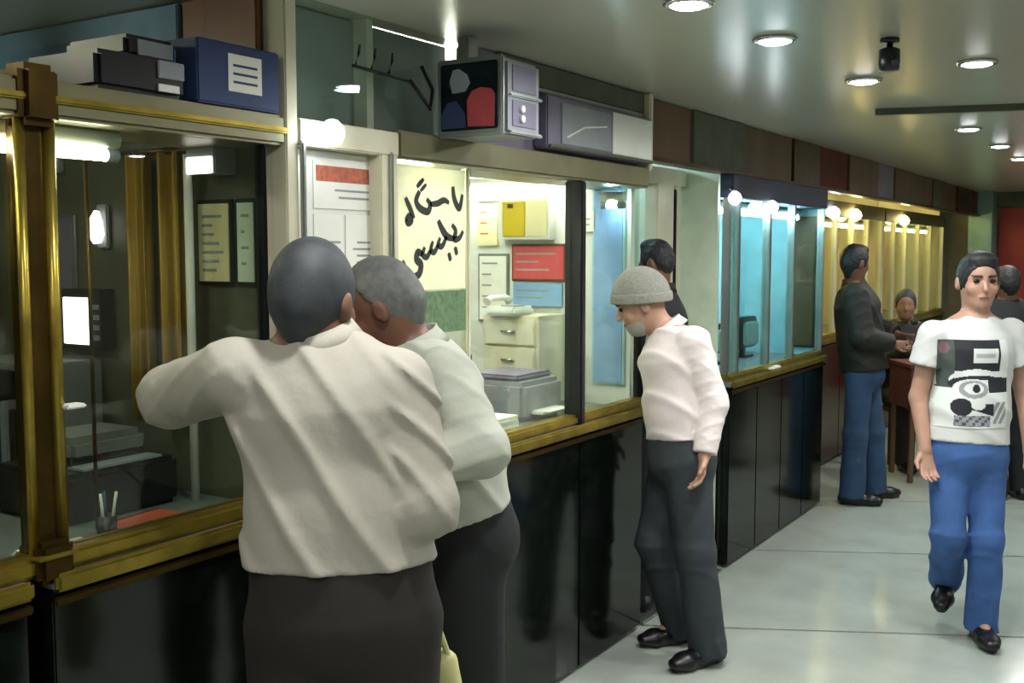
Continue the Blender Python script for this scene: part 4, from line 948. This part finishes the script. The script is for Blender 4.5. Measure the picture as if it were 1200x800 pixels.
# person in black at the right edge
person('person in black clothes walking away behind the young man', (-0.97, 7.93, 0),
    dict(head=(-0.05, 0.004, 1.47), neck=(-0.037, 0.013, 1.33), shL=(-0.16, 0.036, 1.27), shR=(0.13, 0.036, 1.27), elL=(-0.205, -0.035, 1.0), wrL=(-0.206, 0.05, 0.78), elR=(0.176, -0.035, 1.0), wrR=(0.17, 0.05, 0.78), pel=(-0.014, -0.0, 0.82), hipL=(-0.084, 0, 0.77), hipR=(0.055, 0, 0.77), knL=(-0.1, 0.03, 0.42), knR=(0.071, -0.0, 0.4), anL=(-0.09, -0.05, 0.09), anR=(0.075, -0.03, 0.09), toeL=(-.1, 0.085, 0.03), toeR=(0.09, 0.104, 0.03)),
    hf=(0, 1, -.05), h=.01, skin='skin2', hair='hair', hairline=(0, 0, .05), hs=.98,
    top=dict(mat='blackcloth', off=.045, hem=-.15, folds=.008, fold_dir=(30, 16, 30), collar=.04, name='coat', flare=.02), bottom=dict(mat='tr_e', seat=.01))
# person sitting behind the red desk
person('seated person behind the red brown desk', (-1.83, 8.77, 0),
    dict(head=(-0.025, -0.002, 1.27), neck=(0.0, 0.034, 1.12), shL=(.165, 0.02, 1.05), shR=(-0.15, 0.028, 1.05), elL=(.19, -0.08, .84), wrL=(.1, -0.2, .93), elR=(-.19, -0.07, .84), wrR=(-.08, -0.22, .93), pel=(0.0, 0.06, .58), hipL=(.08, .04, .54), hipR=(-.08, .04, .54), knL=(.1, -.28, .5), knR=(-.1, -.28, .5), anL=(.1, -.28, .09), anR=(-.1, -.28, .09), toeL=(.1, -.4, .03), toeR=(-.1, -.4, .03)),
    hf=(-.3, -.95, -.1), h=.01, skin='skin', hair='hair_s', hairline=(0, 0, .045), face=False,
    top=dict(mat='jacket', off=.025, hem=.0, folds=.006, collar=.04, name='jacket'), bottom=dict(mat='tr_b', seat=.01))
st = thing('stool', 'plain dark stool under the seated person', 'stool', (-1.862, 8.82, 0), RZ)
lp('seat', (-.16, .16, -.14, .16, .42, .46), M['brown'], st)
for x in (-.15, .12):
    for y in (-.13, .13): lp('leg', (x, x + .03, y, y + .03, 0, .42), M['brown'], st)
# person in black stepping into the doorway
person('dark haired person in black inside the doorway behind the cap man', (-2.09, 4.58, 0),
    dict(head=(0, 0, 1.635), neck=(.01, -.01, 1.5), shL=(-.04, -.14, 1.40), shR=(.06, .14, 1.40), elL=(-.06, -.16, 1.14), wrL=(-.1, -.06, .93), elR=(.08, .18, 1.14), wrR=(.0, .2, .93), pel=(.0, 0, .96), hipL=(-.07, -.05, .9), hipR=(.07, .05, .9), knL=(-.07, -.06, .5), knR=(.07, .04, .5), anL=(-.07, -.08, .09), anR=(.07, .02, .09), toeL=(-.12, .05, .03), toeR=(.0, .15, .03)),
    hf=(-.75, .6, 0), h=.01, skin='skin2', hair='hair', hairline=(0, 0, .05), hs=.86,
    top=dict(mat='blackcloth', off=.03, hem=-.02, folds=.006, collar=.04, name='shirt'), bottom=dict(mat='tr_e', seat=.01))
# carrier bag hanging from the forearm of the man seen from behind
bg = thing('carrier_bag', 'yellowish plastic carrier bag low between the two men at the glass', 'bag', (-1.36, 1.85, .83), RZ)
Bf = Field((-.14, -.1, -.42), (.14, .1, .02), .006)
Bf.seg((0, 0, -.05), (0, 0, -.2), .05, .075, (1, 0, 0), .03, .05, k=.03); Bf.seg((0, 0, -.2), (.005, 0, -.3), .075, .065, (1, 0, 0), .05, .045, k=.03)
Bf.disp(lambda X, Y, Z: .005*np.sin(40*X + 30*Z + 2*np.sin(25*Z))*np.sin(30*Y + 22*Z))
lpart('bag_body', Bf.mesh('bag', 1), M['bag'], bg)
for s_ in (-1, 1):
    bm = bmesh.new(); add_tube(bm, [(.03*s_, 0, -.06), (-.012 + .015*s_, -.02, .04), (-.05 + .006*s_, -.045, .16), (-.055, -.06, .3)], [.008, .006, .005, .005], 8)
    lpart('handle', bm_mesh(bm), M['bag'], bg)
